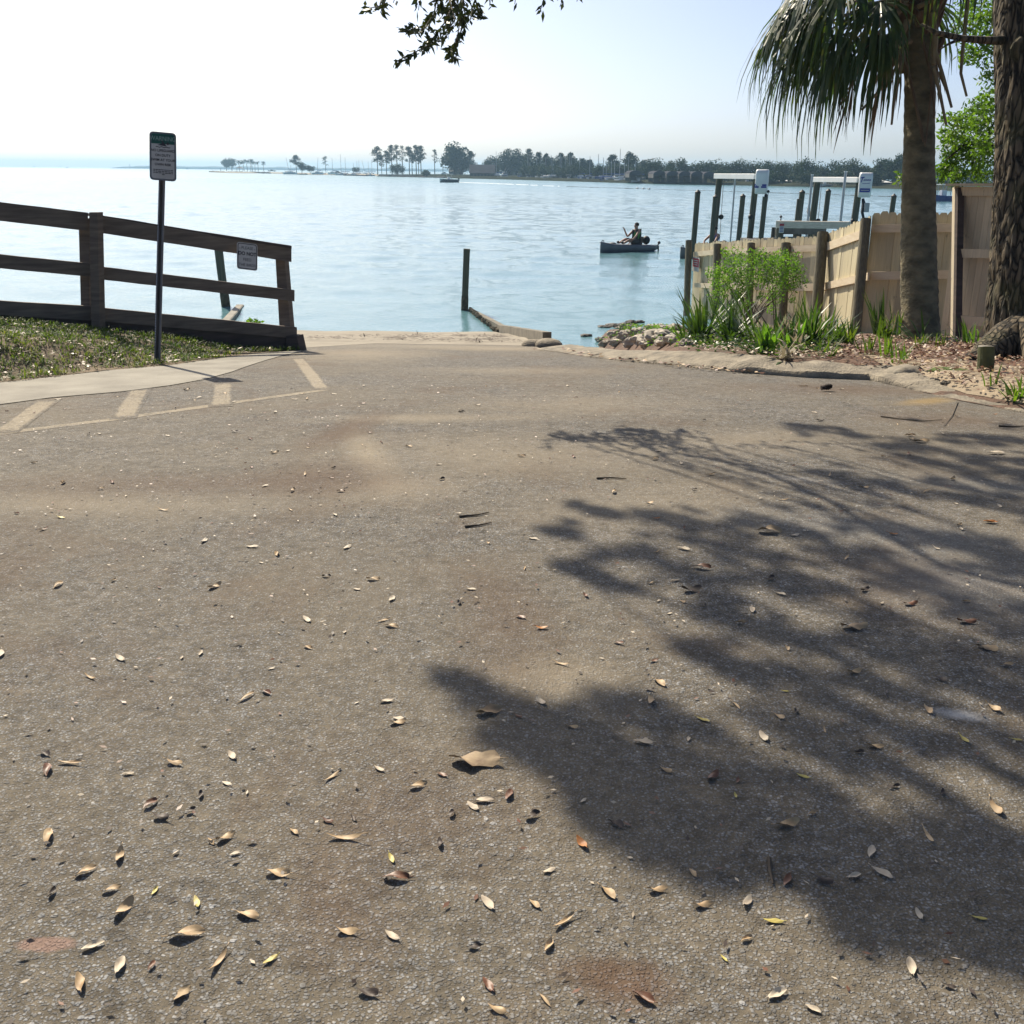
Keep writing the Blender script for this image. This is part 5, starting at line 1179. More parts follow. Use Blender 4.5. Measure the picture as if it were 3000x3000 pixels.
GRPS = {'tan': 'tan leaves on the asphalt', 'pale': 'pale leaves on the asphalt', 'brown': 'reddish brown leaves on the asphalt', 'dark': 'dark leaves on the asphalt', 'orange': 'orange leaves on the asphalt', 'yellow': 'yellow leaves on the asphalt', 'thin': 'straw coloured leaves on the asphalt'}
def leafobj(px, py, kind, wpx=None, rot=None, label=None, tilt=.10, up=0):
    g = gr(px, py); D = depth(g); me = rl.choice(LM[kind]); o = bpy.data.objects.new('fallen_leaf', me); COL.objects.link(o)
    L0 = KINDS[kind][1]; s = (wpx / F * D / L0) if wpx else rl.uniform(.42, .95)
    o.location = g + Vector((0, 0, .002 + up)); o.scale = (s, s, s * (1 if kind != 'broad' else .9))
    o.rotation_euler = (rl.uniform(-tilt, tilt), rl.uniform(-tilt, tilt) * .6, rl.uniform(0, 6.28) if rot is None else R(rot))
    tag(o, label or LABEL[kind], 'leaf', GRPS.get(kind) if not label else None); placed.append((g.x, g.y)); return o
NAMED = [(1390, 2236, 'broad', 150, 175, 'large curled dry leaf, the biggest on the lot, at the edge of the shade'), (1432, 2088, 'broad', 85, 20, 'crumpled pale broad leaf just above the biggest dry leaf'),
 (1585, 2058, 'pale', 48, 300, 'pale torn leaf in the shade right of the crumpled pale leaf'), (2500, 1842, 'broad', 82, 5, 'tan boat-shaped leaf with an orange edge in the shade on the right'), (2890, 1902, 'broad', 62, 150, 'grey brown broad leaf lying folded near the right edge'),
 (2055, 1666, 'brown', 56, 170, 'brown folded leaf in the middle of the shade'), (2025, 1732, 'dark', 62, 10, 'long dark curved leaf below the brown folded leaf in the shade'), (2002, 1610, 'pale', 40, 150, 'oval grey white leaf in the shade'), (2255, 1560, 'broad', 78, 10, 'dark broad leaf among pale flakes in the shade'),
 (1160, 2576, 'brown', 78, 185, 'red brown pointed leaf low in the centre of the lot'), (1015, 2733, 'tan', 68, 170, 'bright tan leaf low in the centre, left of its twin'), (1148, 2744, 'pale', 56, 140, 'bright pale leaf low in the centre, right of its twin'), (548, 2742, 'tan', 105, 15, 'long tan leaf with a ragged edge low on the left'),
 (353, 2832, 'pale', 72, 95, 'pale upright pointed leaf near the bottom left'), (1010, 2458, 'thin', 104, 175, 'long pale curled leaf left of centre in the foreground'), (662, 2458, 'tan', 62, 40, 'tan twisted leaf with a dark shadow left of centre'), (618, 2468, 'tan', 36, 130, 'small tan leaf beside the twisted leaf left of centre'),
 (140, 2258, 'brown', 62, 110, 'dark brown forked curled leaf at the left edge'), (205, 2238, 'thin', 74, 175, 'thin straw leaf right of the forked curled leaf'), (535, 2916, 'broad', 66, 60, 'tan three pointed leaf near the bottom left'), (1078, 2914, 'dark', 68, 165, 'dark brown leaf near the bottom centre'), (1430, 2888, 'brown', 60, 120, 'dark red curled leaf near the bottom centre'),
 (1884, 2928, 'brown', 74, 140, 'glossy red brown curled leaf near the bottom right of centre'), (1455, 2962, 'tan', 62, 150, 'tan brown leaf at the bottom edge'), (1392, 2778, 'dark', 40, 10, 'small dark leaf above the bottom centre'), (2265, 2702, 'yellow', 58, 175, 'yellow brown slim leaf low on the right'), (2060, 2656, 'tan', 60, 5, 'tan narrow leaf in the lit gap low on the right'),
 (1925, 2612, 'tan', 60, 5, 'thin tan leaf at the edge of the low shade'), (812, 2562, 'tan', 80, 170, 'tan leaf with dark tip left of centre in the foreground'), (2120, 2810, 'yellow', 30, 120, 'tiny yellow leaf low on the right'), (455, 2612, 'yellow', 36, 80, 'small rounded yellow green leaf low on the left'), (1225, 2305, 'tan', 58, 30, 'tan winged leaf left of the biggest dry leaf'),
 (1110, 2255, 'pale', 40, 140, 'pale pinkish leaf left of centre'), (1385, 2365, 'pale', 50, 130, 'pale cream leaf below the biggest dry leaf'), (1420, 2348, 'pale', 54, 5, 'cream leaf lying just right of its neighbour below the biggest leaf'), (1560, 2395, 'dark', 54, 35, 'dark grey leaf with a tan rim at the shade edge'), (1295, 2272, 'brown', 36, 150, 'glossy red brown pod-like leaf below the biggest leaf'),
 (1170, 2110, 'pale', 44, 150, 'pale leaf pair, upper, left of the crumpled leaf'), (1165, 2120, 'tan', 52, 10, 'greenish tan leaf just below a pale leaf, left of the crumpled leaf'), (665, 2298, 'pale', 36, 150, 'cream leaf left of centre in mid foreground'), (2900, 1532, 'orange', 40, 175, 'orange brown leaf near the right edge in the shade'), (2830, 1825, 'brown', 56, 175, 'red brown leaf left of the grey folded leaf'),
 (2668, 1772, 'brown', 44, 10, 'brown leaf in the right shade above the boat-shaped leaf'), (1585, 1842, 'orange', 38, 0, 'bright orange leaf on the lit asphalt near the centre'), (1525, 1810, 'brown', 36, 150, 'red brown leaf above the bright orange leaf'), (1810, 1886, 'brown', 32, 150, 'brown leaf on the lit strip right of centre'), (1915, 1938, 'brown', 30, 20, 'brown leaf on the tip of a shade streak'),
 (1640, 1946, 'thin', 52, 150, 'narrow tan leaf on the lit strip at the centre'), (470, 2400, 'dark', 58, 160, 'dark twisted leaf with a black shadow on the left'), (560, 2380, 'dark', 36, 60, 'small dark leaf right of the dark twisted leaf on the left'), (2920, 1330, 'pale', 50, 10, 'pale flat leaf at the far right of the lot'), (2700, 1296, 'tan', 46, 5, 'pale tan strip of leaf where the shade starts')]
for px, py, k, w, rot, lab in NAMED: leafobj(px, py, k, w, rot, lab, .1)
cnt = 0
while cnt < 245:
    py = 1130 + 1850 * rl.random() ** 1.35; px = rl.uniform(0, 3000)
    if py < 1260 and px < 900 - (py - 1130) * 2: pass
    if cnt > 60 and rl.random() < .18:
        q = rl.choice(placed); v = Vector((q[0] + rl.gauss(0, .16), q[1] + rl.gauss(0, .2), 0)); v.z = prof(v.y); e = v - CAM; dd = e.dot(FWD)
        if dd < 1.5: continue
        px, py = 1500 + F * e.dot(RIGHT) / dd, 1500 - F * e.dot(UP) / dd
        if not (0 < px < 3000 and 1100 < py < 2990): continue
    g = gr(px, py)
    if kside(g.x, g.y) > -.1: continue
    if any((g.x - a) ** 2 + (g.y - b) ** 2 < .004 for a, b in placed): continue
    leafobj(px, py, rl.choices(['tan', 'pale', 'brown', 'dark', 'orange', 'yellow', 'thin'], [5, 7, 3, 3, .5, .9, 2.5])[0]); cnt += 1
# specks of litter too small and many to count
lotv = [(p.x, p.y) for p in (gr(*q) for q in ((-50, 1250), (1000, 1100), (2400, 1130), (2900, 1250), (3050, 1600), (3050, 2990), (-50, 2990)))]
scatter('lot_specks', 'paleleaf', 520, lotv, Hroad, flatleaf(.02, .1), 31); scatter('lot_specks', 'darkleaf', 800, lotv, Hroad, flatleaf(.024, .1), 32); scatter('lot_specks', 'brownleaf', 400, lotv, Hroad, flatleaf(.026, .12), 33)

# ================================================================== KAYAKS AND PADDLERS
def kayak(px0, py0, px1, py1, label, plabel, shirt, vest, raised=True):
    bow, st = onz(px0, py0), onz(px1, py1); ax = (bow - st); L = ax.length; ax.normalize(); la = Vector((-ax.y, ax.x, 0)); c = (bow + st) / 2; Z = Vector((0, 0, 1))
    fr_ = lambda x, y, z: c + ax * (x / 3.4 * L) + la * y + Z * z
    o = thing('kayak', c, label, 'kayak', None)
    def hull(m):
        rings = []
        for x, w, zt, zb in ((-1.7, .03, .22, .05), (-1.45, .16, .24, -.02), (-1.0, .28, .27, -.09), (-.3, .37, .30, -.12), (.4, .37, .32, -.12), (1.0, .28, .36, -.10), (1.45, .13, .42, -.08), (1.66, .04, .46, -.05), (1.7, .012, .46, 0)):
            rings.append([fr_(x, y * w, zt + (zb - zt) * k - (0 if k else .0)) for y, k in ((-.7, 0), (-1, .12), (-1, .4), (-.6, .95), (0, 1), (.6, .95), (1, .4), (1, .12), (.7, 0), (0, .06))])
        m.loft(rings)
    h = solid('hull', 'kayak', hull, o, smooth=True)
    solid('hatch', 'black', lambda m: m.ball(fr_(1.0, 0, .36), .17, 12, 6, (1, 1, .35)), o, smooth=True)
    solid('bow_handle', 'kayak', lambda m: m.tube([fr_(1.62, 0, .45), fr_(1.6, 0, .51), fr_(1.52, 0, .51), fr_(1.5, 0, .44)], .02, 6), o)
    solid('rudder', 'black', lambda m: (m.tube([fr_(-1.68, 0, .2), fr_(-1.8, 0, .33)], .03, 6), m.ball(fr_(-1.78, 0, .33), .07, 8, 6), m.tube([fr_(-1.72, 0, .2), fr_(-1.76, 0, -.05)], [.05, .03], 6)), o)
    solid('seat', 'black', lambda m: (m.beam(fr_(-.58, 0, .28), fr_(-.66, 0, .62), .34, .05, ax), m.beam(fr_(-.2, 0, .33), fr_(-.58, 0, .30), .36, .05)), o)
    solid('round_bag', 'black', lambda m: m.ball(fr_(-.98, 0, .46), .19, 14, 10, (.95, .95, 1)), o, smooth=True)
    p = thing('person', fr_(-.35, 0, .36), plabel, 'person')
    J = dict(pel=(-.38, 0, .44), bel=(-.40, 0, .62), chest=(-.40, 0, .80), neck=(-.38, 0, .96), sl=(-.40, .19, .90), sr=(-.40, -.19, .90), el=(-.10, .30, .66), wl=(.10, .20, .44), er=(-.08, -.27, .62), wr=(.12, -.24, .90), hl=(-.36, .10, .42), hr=(-.36, -.10, .42), kl=(.12, .17, .52), kr=(.12, -.17, .52), al=(.52, .15, .36), ar=(.52, -.15, .36), fl=(.60, .15, .46), fr=(.60, -.15, .46), head=(-.36, 0, 1.06), crown=(-.36, 0, 1.17))
    if not raised: J.update(er=(-.10, -.30, .66), wr=(.10, -.20, .44))
    rad = dict(pel=(.15, .12), bel=(.14, .11), chest=(.16, .12), neck=.055, sl=.07, sr=.07, el=.045, wl=.032, er=.045, wr=.032, hl=.09, hr=.09, kl=.065, kr=.065, al=.045, ar=.045, fl=.04, fr=.04, head=(.085, .09), crown=(.07, .075))
    E_ = [('pel', 'bel'), ('bel', 'chest'), ('chest', 'neck'), ('chest', 'sl'), ('chest', 'sr'), ('sl', 'el'), ('el', 'wl'), ('sr', 'er'), ('er', 'wr'), ('pel', 'hl'), ('pel', 'hr'), ('hl', 'kl'), ('hr', 'kr'), ('kl', 'al'), ('kr', 'ar'), ('al', 'fl'), ('ar', 'fr'), ('neck', 'head'), ('head', 'crown')]
    def add_hand(wn, en, side, up):
        W_, Ev = Vector(J[wn]), Vector(J[en]); d = (W_ - Ev).normalized(); s = Vector((0, 1, 0)) if up else Vector((.2, 1, 0)); s = (s - d * s.dot(d)).normalized()
        J[wn + 'p'] = tuple(W_ + d * .07); rad[wn + 'p'] = (.036, .022); E_.append((wn, wn + 'p'))
        for i, (off, ln) in enumerate(((-.030, .065), (-.010, .078), (.010, .072), (.030, .056))):
            a = wn + 'f%d' % i; J[a] = tuple(W_ + d * .10 + s * off); J[a + 't'] = tuple(W_ + d * (.10 + ln) + s * off * 1.25 + Vector((.012, 0, 0))); rad[a] = .010; rad[a + 't'] = .008; E_.extend([(wn + 'p', a), (a, a + 't')])
        a = wn + 'th'; J[a] = tuple(W_ + d * .045 + s * side * .05); J[a + 't'] = tuple(W_ + d * .085 + s * side * .08); rad[a] = .012; rad[a + 't'] = .009; E_.extend([(wn, a), (a, a + 't')])
    add_hand('wr', 'er', 1, raised); add_hand('wl', 'el', -1, False)
    keys = list(J); ix = {k: i for i, k in enumerate(keys)}
    vs, fs = skin([Vector(J[k]) for k in keys], [(ix[a], ix[b]) for a, b in E_], [rad[k] for k in keys])
    mb = MB(); mb.add([fr_(v.x, v.y, v.z) for v in vs], fs); mb.build('body', 'skin', p, smooth=True)
    def shell(names, edges, grow, mat, nm):
        kk = [k for k in keys if k in names]; ii = {k: i for i, k in enumerate(kk)}
        rr_ = [tuple(q + grow for q in rad[k]) if hasattr(rad[k], '__len__') else rad[k] + grow for k in kk]
        vs, fs = skin([Vector(J[k]) for k in kk], [(ii[a], ii[b]) for a, b in E_ if a in ii and b in ii], rr_); q = MB(); q.add([fr_(v.x, v.y, v.z) for v in vs], fs); q.build(nm, mat, p, smooth=True)
    shell(('pel', 'bel', 'chest', 'sl', 'sr'), 0, .018, shirt, 'shirt'); shell(('pel', 'hl', 'hr', 'kl', 'kr'), 0, .02, 'trousers', 'trousers')
    shell(('al', 'fl'), 0, .02, 'black', 'shoe'); shell(('ar', 'fr'), 0, .02, 'black', 'shoe')
    if vest: solid('life_vest', 'vest', lambda m: (m.loft([[fr_(-.40 + s * (.125 if z < .85 else .115), y, z) for s, y in ((-1.1, -.17), (-1.1, .17), (-.2, .20), (-.2, -.20))] for z in (.52, .70, .86, .96)]), m.loft([[fr_(-.40 + s, y, z) for s, y in ((.13, .06), (.13, .17), (.08, .18), (.08, .06))] for z in (.5, .7, .93)]), m.loft([[fr_(-.40 + s, y, z) for s, y in ((.13, -.06), (.13, -.17), (.08, -.18), (.08, -.06))] for z in (.5, .7, .93)])), p)
    solid('hair', 'hair', lambda m: m.ball(fr_(-.385, 0, 1.145), .105, 12, 8, (1.0, .95, .95)), p, smooth=True)
    solid('face', 'skin', lambda m: (m.ball(fr_(-.335, -.01, 1.085), .082, 12, 8, (.9, .9, 1.2)), m.ball(fr_(-.25, -.02, 1.08), .018, 6, 5), m.ball(fr_(-.36, -.10, 1.09), .02, 6, 5), m.ball(fr_(-.36, .10, 1.09), .02, 6, 5)), p, smooth=True)
    return o
kayak(1758, 740, 1926, 733, 'grey fishing kayak with one paddler in open water beyond the ramp', 'person in green shirt and black life vest seated in a kayak, one hand raised', 'greenshirt', True)
kayak(1992, 757, 2150, 748, 'grey kayak mostly hidden behind the picket fence end post', 'person in a blue shirt mostly hidden behind the left boat lift upright', 'blueshirt', False, False)

# ================================================================== FAR SHORE
def fd(px, py): p = onz(px, py); return p, depth(p) / F           # foot and metres per photo pixel
SHORE = [(612, 504.5), (650, 506.5), (700, 507.5), (790, 508), (860, 511), (960, 512.5), (1110, 516), (1300, 521.5), (1500, 526.5), (1650, 531), (1900, 538.5), (2100, 542), (2300, 546), (2500, 550), (2700, 557), (2900, 563), (3100, 569)]
def shore_m(m, SHORE):
    f0 = [onz(*q) for q in SHORE]; rings = []
    for i, p in enumerate(f0):
        back = 30 if SHORE[i][0] < 800 else 45 if SHORE[i][0] < 1200 else 130
        d = Vector((p.x, p.y, 0)).normalized(); h = .5 if SHORE[i][0] < 1300 else .9
        if i == 0: back = 6
        rings.append([p - Vector((0, 0, .5)), p + d * 2 + Vector((0, 0, .35)), p + d * 12 + Vector((0, 0, h)), p + d * back + Vector((0, 0, h + .4)), p + d * (back + 4) - Vector((0, 0, .5))])
    m.loft(rings)
tag(solid('far_shore', 'farland', lambda m: shore_m(m, SHORE[6:])), kind='structure')
tag(solid('sand_spit', 'farsand', lambda m: shore_m(m, SHORE[:7])), kind='structure')
def riprap(m):
    r = random.Random(2)
    for i in range(150):
        x = r.uniform(615, 790); y = 504.5 + (x - 615) / 175 * 4.0; p, k = fd(x, y); m.ball(p + Vector((0, r.uniform(0, 3), r.uniform(-.1, .45))), r.uniform(.6, 1.3), 6, 4, (1.4, 1, .7), .4, i)
    for a, b, n in ((865, 895, 16), (1010, 1075, 30), (1110, 1300, 70)):
        for i in range(n):
            x = r.uniform(a, b); y = 511 + (x - 860) / 440 * 10.5; p, k = fd(x, y); m.ball(p + Vector((0, 1, .2)), r.uniform(.5, .9), 6, 4, (1.6, 1, .6), .4, i)
tag(solid('shore_rocks', 'riprap', riprap), kind='stuff')
rt = random.Random(61)
def puff(m, c, rx, rz, n, s, rnd, ry=None):
    for _ in range(n):
        d = rdir_(rnd) * rnd.random() ** .4; p = c + Vector((d.x * rx, d.y * (ry or rx), d.z * rz)); a = rdir_(rnd); m.leaf(p, a, rdir_(rnd), s * rnd.uniform(.6, 1.3), s * rnd.uniform(.4, .8), .2)
def tree_base(px, yb, back):
    p, k = fd(px, yb); d = Vector((p.x, p.y, 0)).normalized(); q = p + d * back; q.z = WZ + .6; return q, depth(q) / F
def pine(px, yt, yb, w, label, back=12, dens=1, lean=0, group='pine trees on the far point', low=.0, lop=0):
    b, k = tree_base(px, yb, back); top = at(px + lean, yt, k * F); H_ = top.z - b.z; W = w * k
    o = thing('pine_tree', b, label, 'tree', group); m = MB(); t = MB(); ax = lambda f: b.lerp(Vector((top.x, b.y, top.z - .6)), f)
    t.tube([ax(0), ax(.5), ax(.98)], [max(.16, H_ * .018), H_ * .014, .06], 7)
    n = int((9 + W * 1.5) * dens); c0 = .50 - low
    for i in range(n):
        f = c0 + (1 - c0) * (i + .6) / n; s = math.sin(math.pi * min(1, (f - c0) / (1 - c0) * .80 + .22)); a = rt.uniform(0, 6.28)
        rr = W / 2 * s * rt.uniform(.25, .85); c = ax(f) + Vector((math.cos(a) * rr + lop * W * .12 * (1 - f), math.sin(a) * rr, 0)); pr = W * rt.uniform(.16, .26)
        puff(m, c, pr, pr * .50, int(46 * dens), max(.5, W * .09), rt); t.tube([ax(max(0, f - .08)), c], [.09, .04], 4)
    puff(m, ax(.96), W * .24, W * .13, 50, max(.5, W * .09), rt)
    t.build('trunk', 'fartrunk', o); m.build('crown', 'farpine', o); return o
def oaktree(px, yt, yb, w, label, back=20, group=None, skirt=.12, dens=1, name='oak_tree'):
    b, k = tree_base(px, yb, back); top = at(px, yt, k * F); H_ = top.z - b.z; W = w * k * 1.3
    o = thing(name, b, label, 'tree', group); m = MB(); t = MB()
    c0 = b + Vector((0, 0, H_ * (skirt + (1 - skirt) * .5))); hz = H_ * (1 - skirt) / 2
    n = int(26 * dens); t.tube([b, b + Vector((0, 0, H_ * .45)), b + Vector((0, 0, H_ * .75))], [max(.2, H_ * .03), H_ * .02, .08], 7)
    for i in range(n):
        d = rdir_(rt) * rt.uniform(.45, .86); c = c0 + Vector((d.x * W / 2, d.y * W / 2.6, d.z * hz)); r = max(W, H_) * rt.uniform(.15, .25)
        r = min(r, hz * .6, W * .34); puff(m, c, r, r * .85, 75, max(.45, min(W, H_) * .075), rt)
        if i % 3 == 0: t.tube([b + Vector((0, 0, H_ * .35)), c], [.12, .04], 4)
    puff(m, c0 - Vector((0, 0, hz * .1)), W * .36, hz * .75, 260, max(.6, min(W, H_) * .10), rt, W * .25)
    t.build('trunk', 'fartrunk', o); m.build('crown', 'farleaf', o); return o
def smallpalm(px, yt, yb, w, label, back=10, lean=0, group='palms on the far point'):
    b, k = tree_base(px, yb, back); top = at(px + lean, yt + w * .22, k * F); W = w * k; o = thing('palm_tree', b, label, 'palm tree', group); tt = Vector((top.x, b.y, top.z))
    solid('trunk', 'fartrunk', lambda m: m.tube([b, b.lerp(tt, .5), tt], [.28, .22, .2], 7), o)
    m = MB()
    for i in range(34):
        a, e = rt.uniform(0, 6.28), rt.uniform(-.9, 1.1); d = Vector((math.cos(a) * math.cos(e), math.sin(a) * math.cos(e), math.sin(e)))
        m.leaf(tt, d, rdir_(rt), W * .36, W * .10); p2 = tt + d * W * .34; m.leaf(p2, d + Vector((0, 0, -1.0)), rdir_(rt), W * .26, W * .13)
    m.build('crown', 'farpine', o); return o
# the low point with palms
oaktree(664, 467, 503, 26, 'round dark tree at the left tip of the low rocky point', 4, skirt=.32); oaktree(680, 464, 503, 24, 'taller round tree beside the left tip tree on the rocky point', 5, skirt=.32)
for px, yt, w, lean, lab in ((702, 471, 16, 0, 'palm standing over the little tan shelter'), (716, 470, 16, -3, 'leaning palm right of the tan shelter'), (726, 468, 17, -3, 'palm in the dense cluster, leftmost of it'), (735, 467, 17, 2, 'tallest palm in the dense cluster'), (740, 472, 15, -1, 'palm at the right end of the dense cluster'), (748, 474, 12, 0, 'small palm right of the dense cluster'), (757, 474, 12, 0, 'second small palm, left of the lone one'), (773, 474, 15, 0, 'lone palm at the right end of the rocky point')):
    smallpalm(px, yt, 504, w, lab, 6, lean)
sh = thing('shelter', tree_base(703, 504, 8)[0], 'tiny tan roofed shelter under the palms on the rocky point', 'shelter')
def shelter(m):
    b, k = tree_base(703, 504, 8); w = 20 * k
    for x in (-.42, .42): m.box(b + Vector((x * w, 0, 1.4)), (.3, .3, 2.8))
solid('support_post', 'fartrunk', shelter, sh)
def shroof(m):
    b, k = tree_base(703, 504, 8); w = 22 * k; z = Vector((0, 0, 2.8)); e = [b + z + Vector((x * w / 2, y * 2, 0)) for x, y in ((-1, -1), (1, -1), (1, 1), (-1, 1))]; ap = b + Vector((0, 0, 4.4)); m.add(e + [ap], [(0, 1, 4), (1, 2, 4), (2, 3, 4), (3, 0, 4), (3, 2, 1, 0)])
solid('roof', 'tanroof', shroof, sh)
def vehicle(px, yb, wpx, label, body, pick=True, back=8):
    b, k = tree_base(px, yb, back); L = max(4.2, wpx * k); o = thing('pickup_truck' if pick else 'parked_car', b, label, 'truck' if pick else 'car')
    def bd(m):
        prof2 = [(-.5, .25), (.5, .25), (.5, .52), (.46, .60), (.18, .62), (.08, .98), (-.14, .98), (-.20, .62), (-.5, .62)] if pick else [(-.5, .25), (.5, .25), (.5, .55), (.28, .62), (.14, .95), (-.26, .95), (-.42, .62), (-.5, .58)]
        m.loft([[b + Vector((x * L, y, z * 1.8)) for x, z in prof2] for y in (-.9, .9)])
    solid('body', body, bd, o)
    solid('window', 'glass', lambda m: m.quad(*[b + Vector((x * L, -.92, z * 1.8)) for x, z in ((-.16, .66), (.13, .66), (.07, .92), (-.12, .92))]), o)
    for x in (-.32, .32): solid('wheel', 'black', lambda m: m.tube([b + Vector((x * L, -.95, .38)), b + Vector((x * L, -.65, .38))], .38, 12), o)
vehicle(797, 505, 24, 'dark pickup parked on the sand right of the palms', 'darkhull'); vehicle(990, 512, 16, 'dark parked car among boats on the far sand spit', 'darkhull', False)
vehicle(1303, 517, 16, 'white parked vehicle left of the dark house on the far point', 'white', False, 14)
def house(name, px, yb, wpx, yr, ye, wall, roof, label, cat='building', back=16, deep=12, gable=True, windows=0, roofkind='ridge'):
    b, k = tree_base(px, yb, back); w = wpx * k; hr_, he = (at(px, yr, k * F).z - b.z), (at(px, ye, k * F).z - b.z); o = thing(name, b, label, cat)
    solid('wall', wall, lambda m: m.box(b + Vector((0, deep / 2, he / 2)), (w * .94, deep, he)), o)
    def rf_(m):
        e = Vector((0, 0, he)); r = Vector((0, deep / 2, hr_)); x = Vector((w / 2, 0, 0)); f0 = Vector((0, -1, 0)); f1 = Vector((0, deep + 1, 0)); ins = 1 if roofkind == 'ridge' else .35
        m.add([b + e - x + f0, b + e + x + f0, b + e + x + f1, b + e - x + f1, b + r - x * ins, b + r + x * ins], [(0, 1, 5, 4), (2, 3, 4, 5), (0, 4, 3), (1, 2, 5), (3, 2, 1, 0)])
    solid('roof', roof, rf_, o)
    for i in range(windows):
        x = (-.5 + (i + .5) / windows) * w * .9; solid('window', 'glass', lambda m: m.box(b + Vector((x, -.02, he * .45)), (w / windows * .42, .1, he * .45)), o)
    return o
house('boathouse', 1412, 523, 76, 482, 507, 'darkwall', 'darkroof', 'long low building with grey metal roof beside the far marina', windows=7, back=10)
house('boathouse', 1520, 521, 90, 487, 500, 'darkwall', 'darkroof', 'second low grey roofed building behind the moored boats of the marina', windows=6, back=40)
house('house', 1335, 518, 42, 493, 503, 'darkwall', 'darkwall', 'small dark house under the big trees on the far point', windows=3, back=12)
house('house', 2012, 500, 16, 487, 492, 'bluewall', 'greyroof', 'pale blue house peeking through the trees above the boat sheds', windows=2, back=90)
house('boat_shelter', 2286, 545, 66, 521, 530, 'darkwall', 'white', 'wide white roofed boat shelter on the far shore between the boat lifts', windows=0, back=4, deep=9, roofkind='hip')
house('boat_shelter', 2581, 551, 54, 526, 534, 'darkwall', 'white', 'white roofed boat shelter on the far shore right of the right boat lift', windows=0, back=4, deep=9, roofkind='hip')
# pines and trees of the middle point
pine(869, 454, 510, 34, 'umbrella shaped pine standing alone on the sand spit', group=None); pine(955, 457, 510, 26, 'thin sparse pine on the sand spit right of the umbrella pine', dens=.55, group=None)
for px, yt, w, lab in ((885, 476, 20, 'bushy small tree at the foot of the umbrella pine'), (909, 484, 22, 'low round shrub right of the umbrella pine'), (1043, 490, 20, 'small round shrub among masts on the sand spit')): oaktree(px, yt, 512, w, lab, 10, skirt=.25)
oaktree(1164, 477, 518, 34, 'squared dark shrub mass under the tall pines', 12, skirt=.02); oaktree(1247, 499, 520, 22, 'low dark shrub right of the tall pines', 10, skirt=.02)
PGR = 'tall pines in the grove on the far point'
for px, yt, w, dn, lab in ((1107, 429, 42, 1, 'pine with long left branches at the left end of the grove'), (1119, 458, 22, .8, 'short pine second from the left end of the grove'), (1133, 440, 30, 1, 'mid height pine left of the densest part of the grove'), (1149, 424, 34, 1.1, 'tall pine over the left of the dark shrub mass'), (1164, 423, 30, 1, 'tallest pine directly over the dark shrub mass'), (1180, 425, 28, .8, 'open crowned pine over the right of the dark shrub mass'),
    (1200, 429, 38, 1.1, 'broad pine just right of the dark shrub mass'), (1208, 440, 18, .7, 'thin pine between broad trunks right of the shrub mass'), (1220, 425, 34, 1.1, 'tall broad pine in the right half of the grove'), (1227, 446, 16, .7, 'thin trunked pine near the right end of the grove'), (1234, 426, 38, 1.1, 'pine at the right end of the grove')): pine(px, yt, 517, w, lab, rt.uniform(8, 22), dn, group=PGR)
pine(1274, 436, 518, 24, 'slim lone pine between the grove and the big trees', dens=.7, group=None); pine(1298, 466, 519, 16, 'short sparse pine at the left of the big trees', dens=.6, group=None)
oaktree(1332, 424, 520, 68, 'tallest broad dark tree on the far point over the dark house', 22, skirt=.14, dens=1.5); pine(1378, 442, 520, 44, 'broad pine leaning over the grey roofed building', dens=1.2, group=None, low=.1)
oaktree(1350, 458, 520, 60, 'lower dark tree in front of the tallest broad tree', 18, skirt=.1)
# trees behind the marina
for px, yt, w, lab in ((1446, 455, 50, 'round tree behind the grey metal roof'), (1490, 438, 56, 'big dark tree right of the grey metal roof'), (1520, 440, 50, 'big dark tree where the marina masts begin'), (1560, 456, 50, 'dark tree behind the left marina masts, lower than its neighbours'), (1600, 450, 44, 'dark tree behind the white motor cruiser, to its left'), (1640, 458, 52, 'dark tree directly behind the white motor cruiser'), (1675, 456, 48, 'dark tree behind the mid marina'), (1712, 466, 46, 'tree at the dip in the marina skyline, left side'), (1755, 480, 40, 'low tree at the dip in the marina skyline'), (1795, 468, 50, 'tree under the right hand marina pines'), (1845, 462, 56, 'dense tree left of the boat sheds'), (1890, 470, 50, 'tree over the first boat shed')):
    oaktree(px, yt, 526 + (px - 1500) / 400 * 12, w, lab, rt.uniform(70, 110), skirt=.0, dens=1.2)
for px, yt, w, lab in ((1549, 434, 34, 'pine rising above the left marina trees'), (1578, 444, 36, 'spreading pine right of the highest marina pine'), (1600, 447, 22, 'narrow pine poking above the marina trees'), (1643, 446, 34, 'pine above the white motor cruiser'), (1671, 445, 36, 'pine above the mid marina'), (1704, 463, 38, 'open pine before the skyline dip'), (1726, 466, 28, 'last open pine beside the skyline dip'), (1794, 452, 46, 'umbrella pine right of the skyline dip'), (1842, 446, 50, 'large pine next to the tallest mast'), (1883, 468, 36, 'pine left of the boat sheds')): pine(px, yt, 527 + (px - 1500) / 400 * 12, w, lab, 85, 1.1, group='pines behind the marina', low=-.14)
for px, yt in ((1545, 486), (1572, 480), (1600, 484), (1625, 480), (1652, 482), (1680, 484), (1706, 488), (1732, 490), (1758, 488), (1785, 484), (1812, 482), (1838, 484), (1865, 486), (1892, 488)):
    oaktree(px, yt, 527 + (px - 1500) / 400 * 12, 44, 'dark low bushy tree in the unbroken mass behind the moored marina sailboats', rt.uniform(40, 60), 'bushy trees behind the marina', skirt=.0)
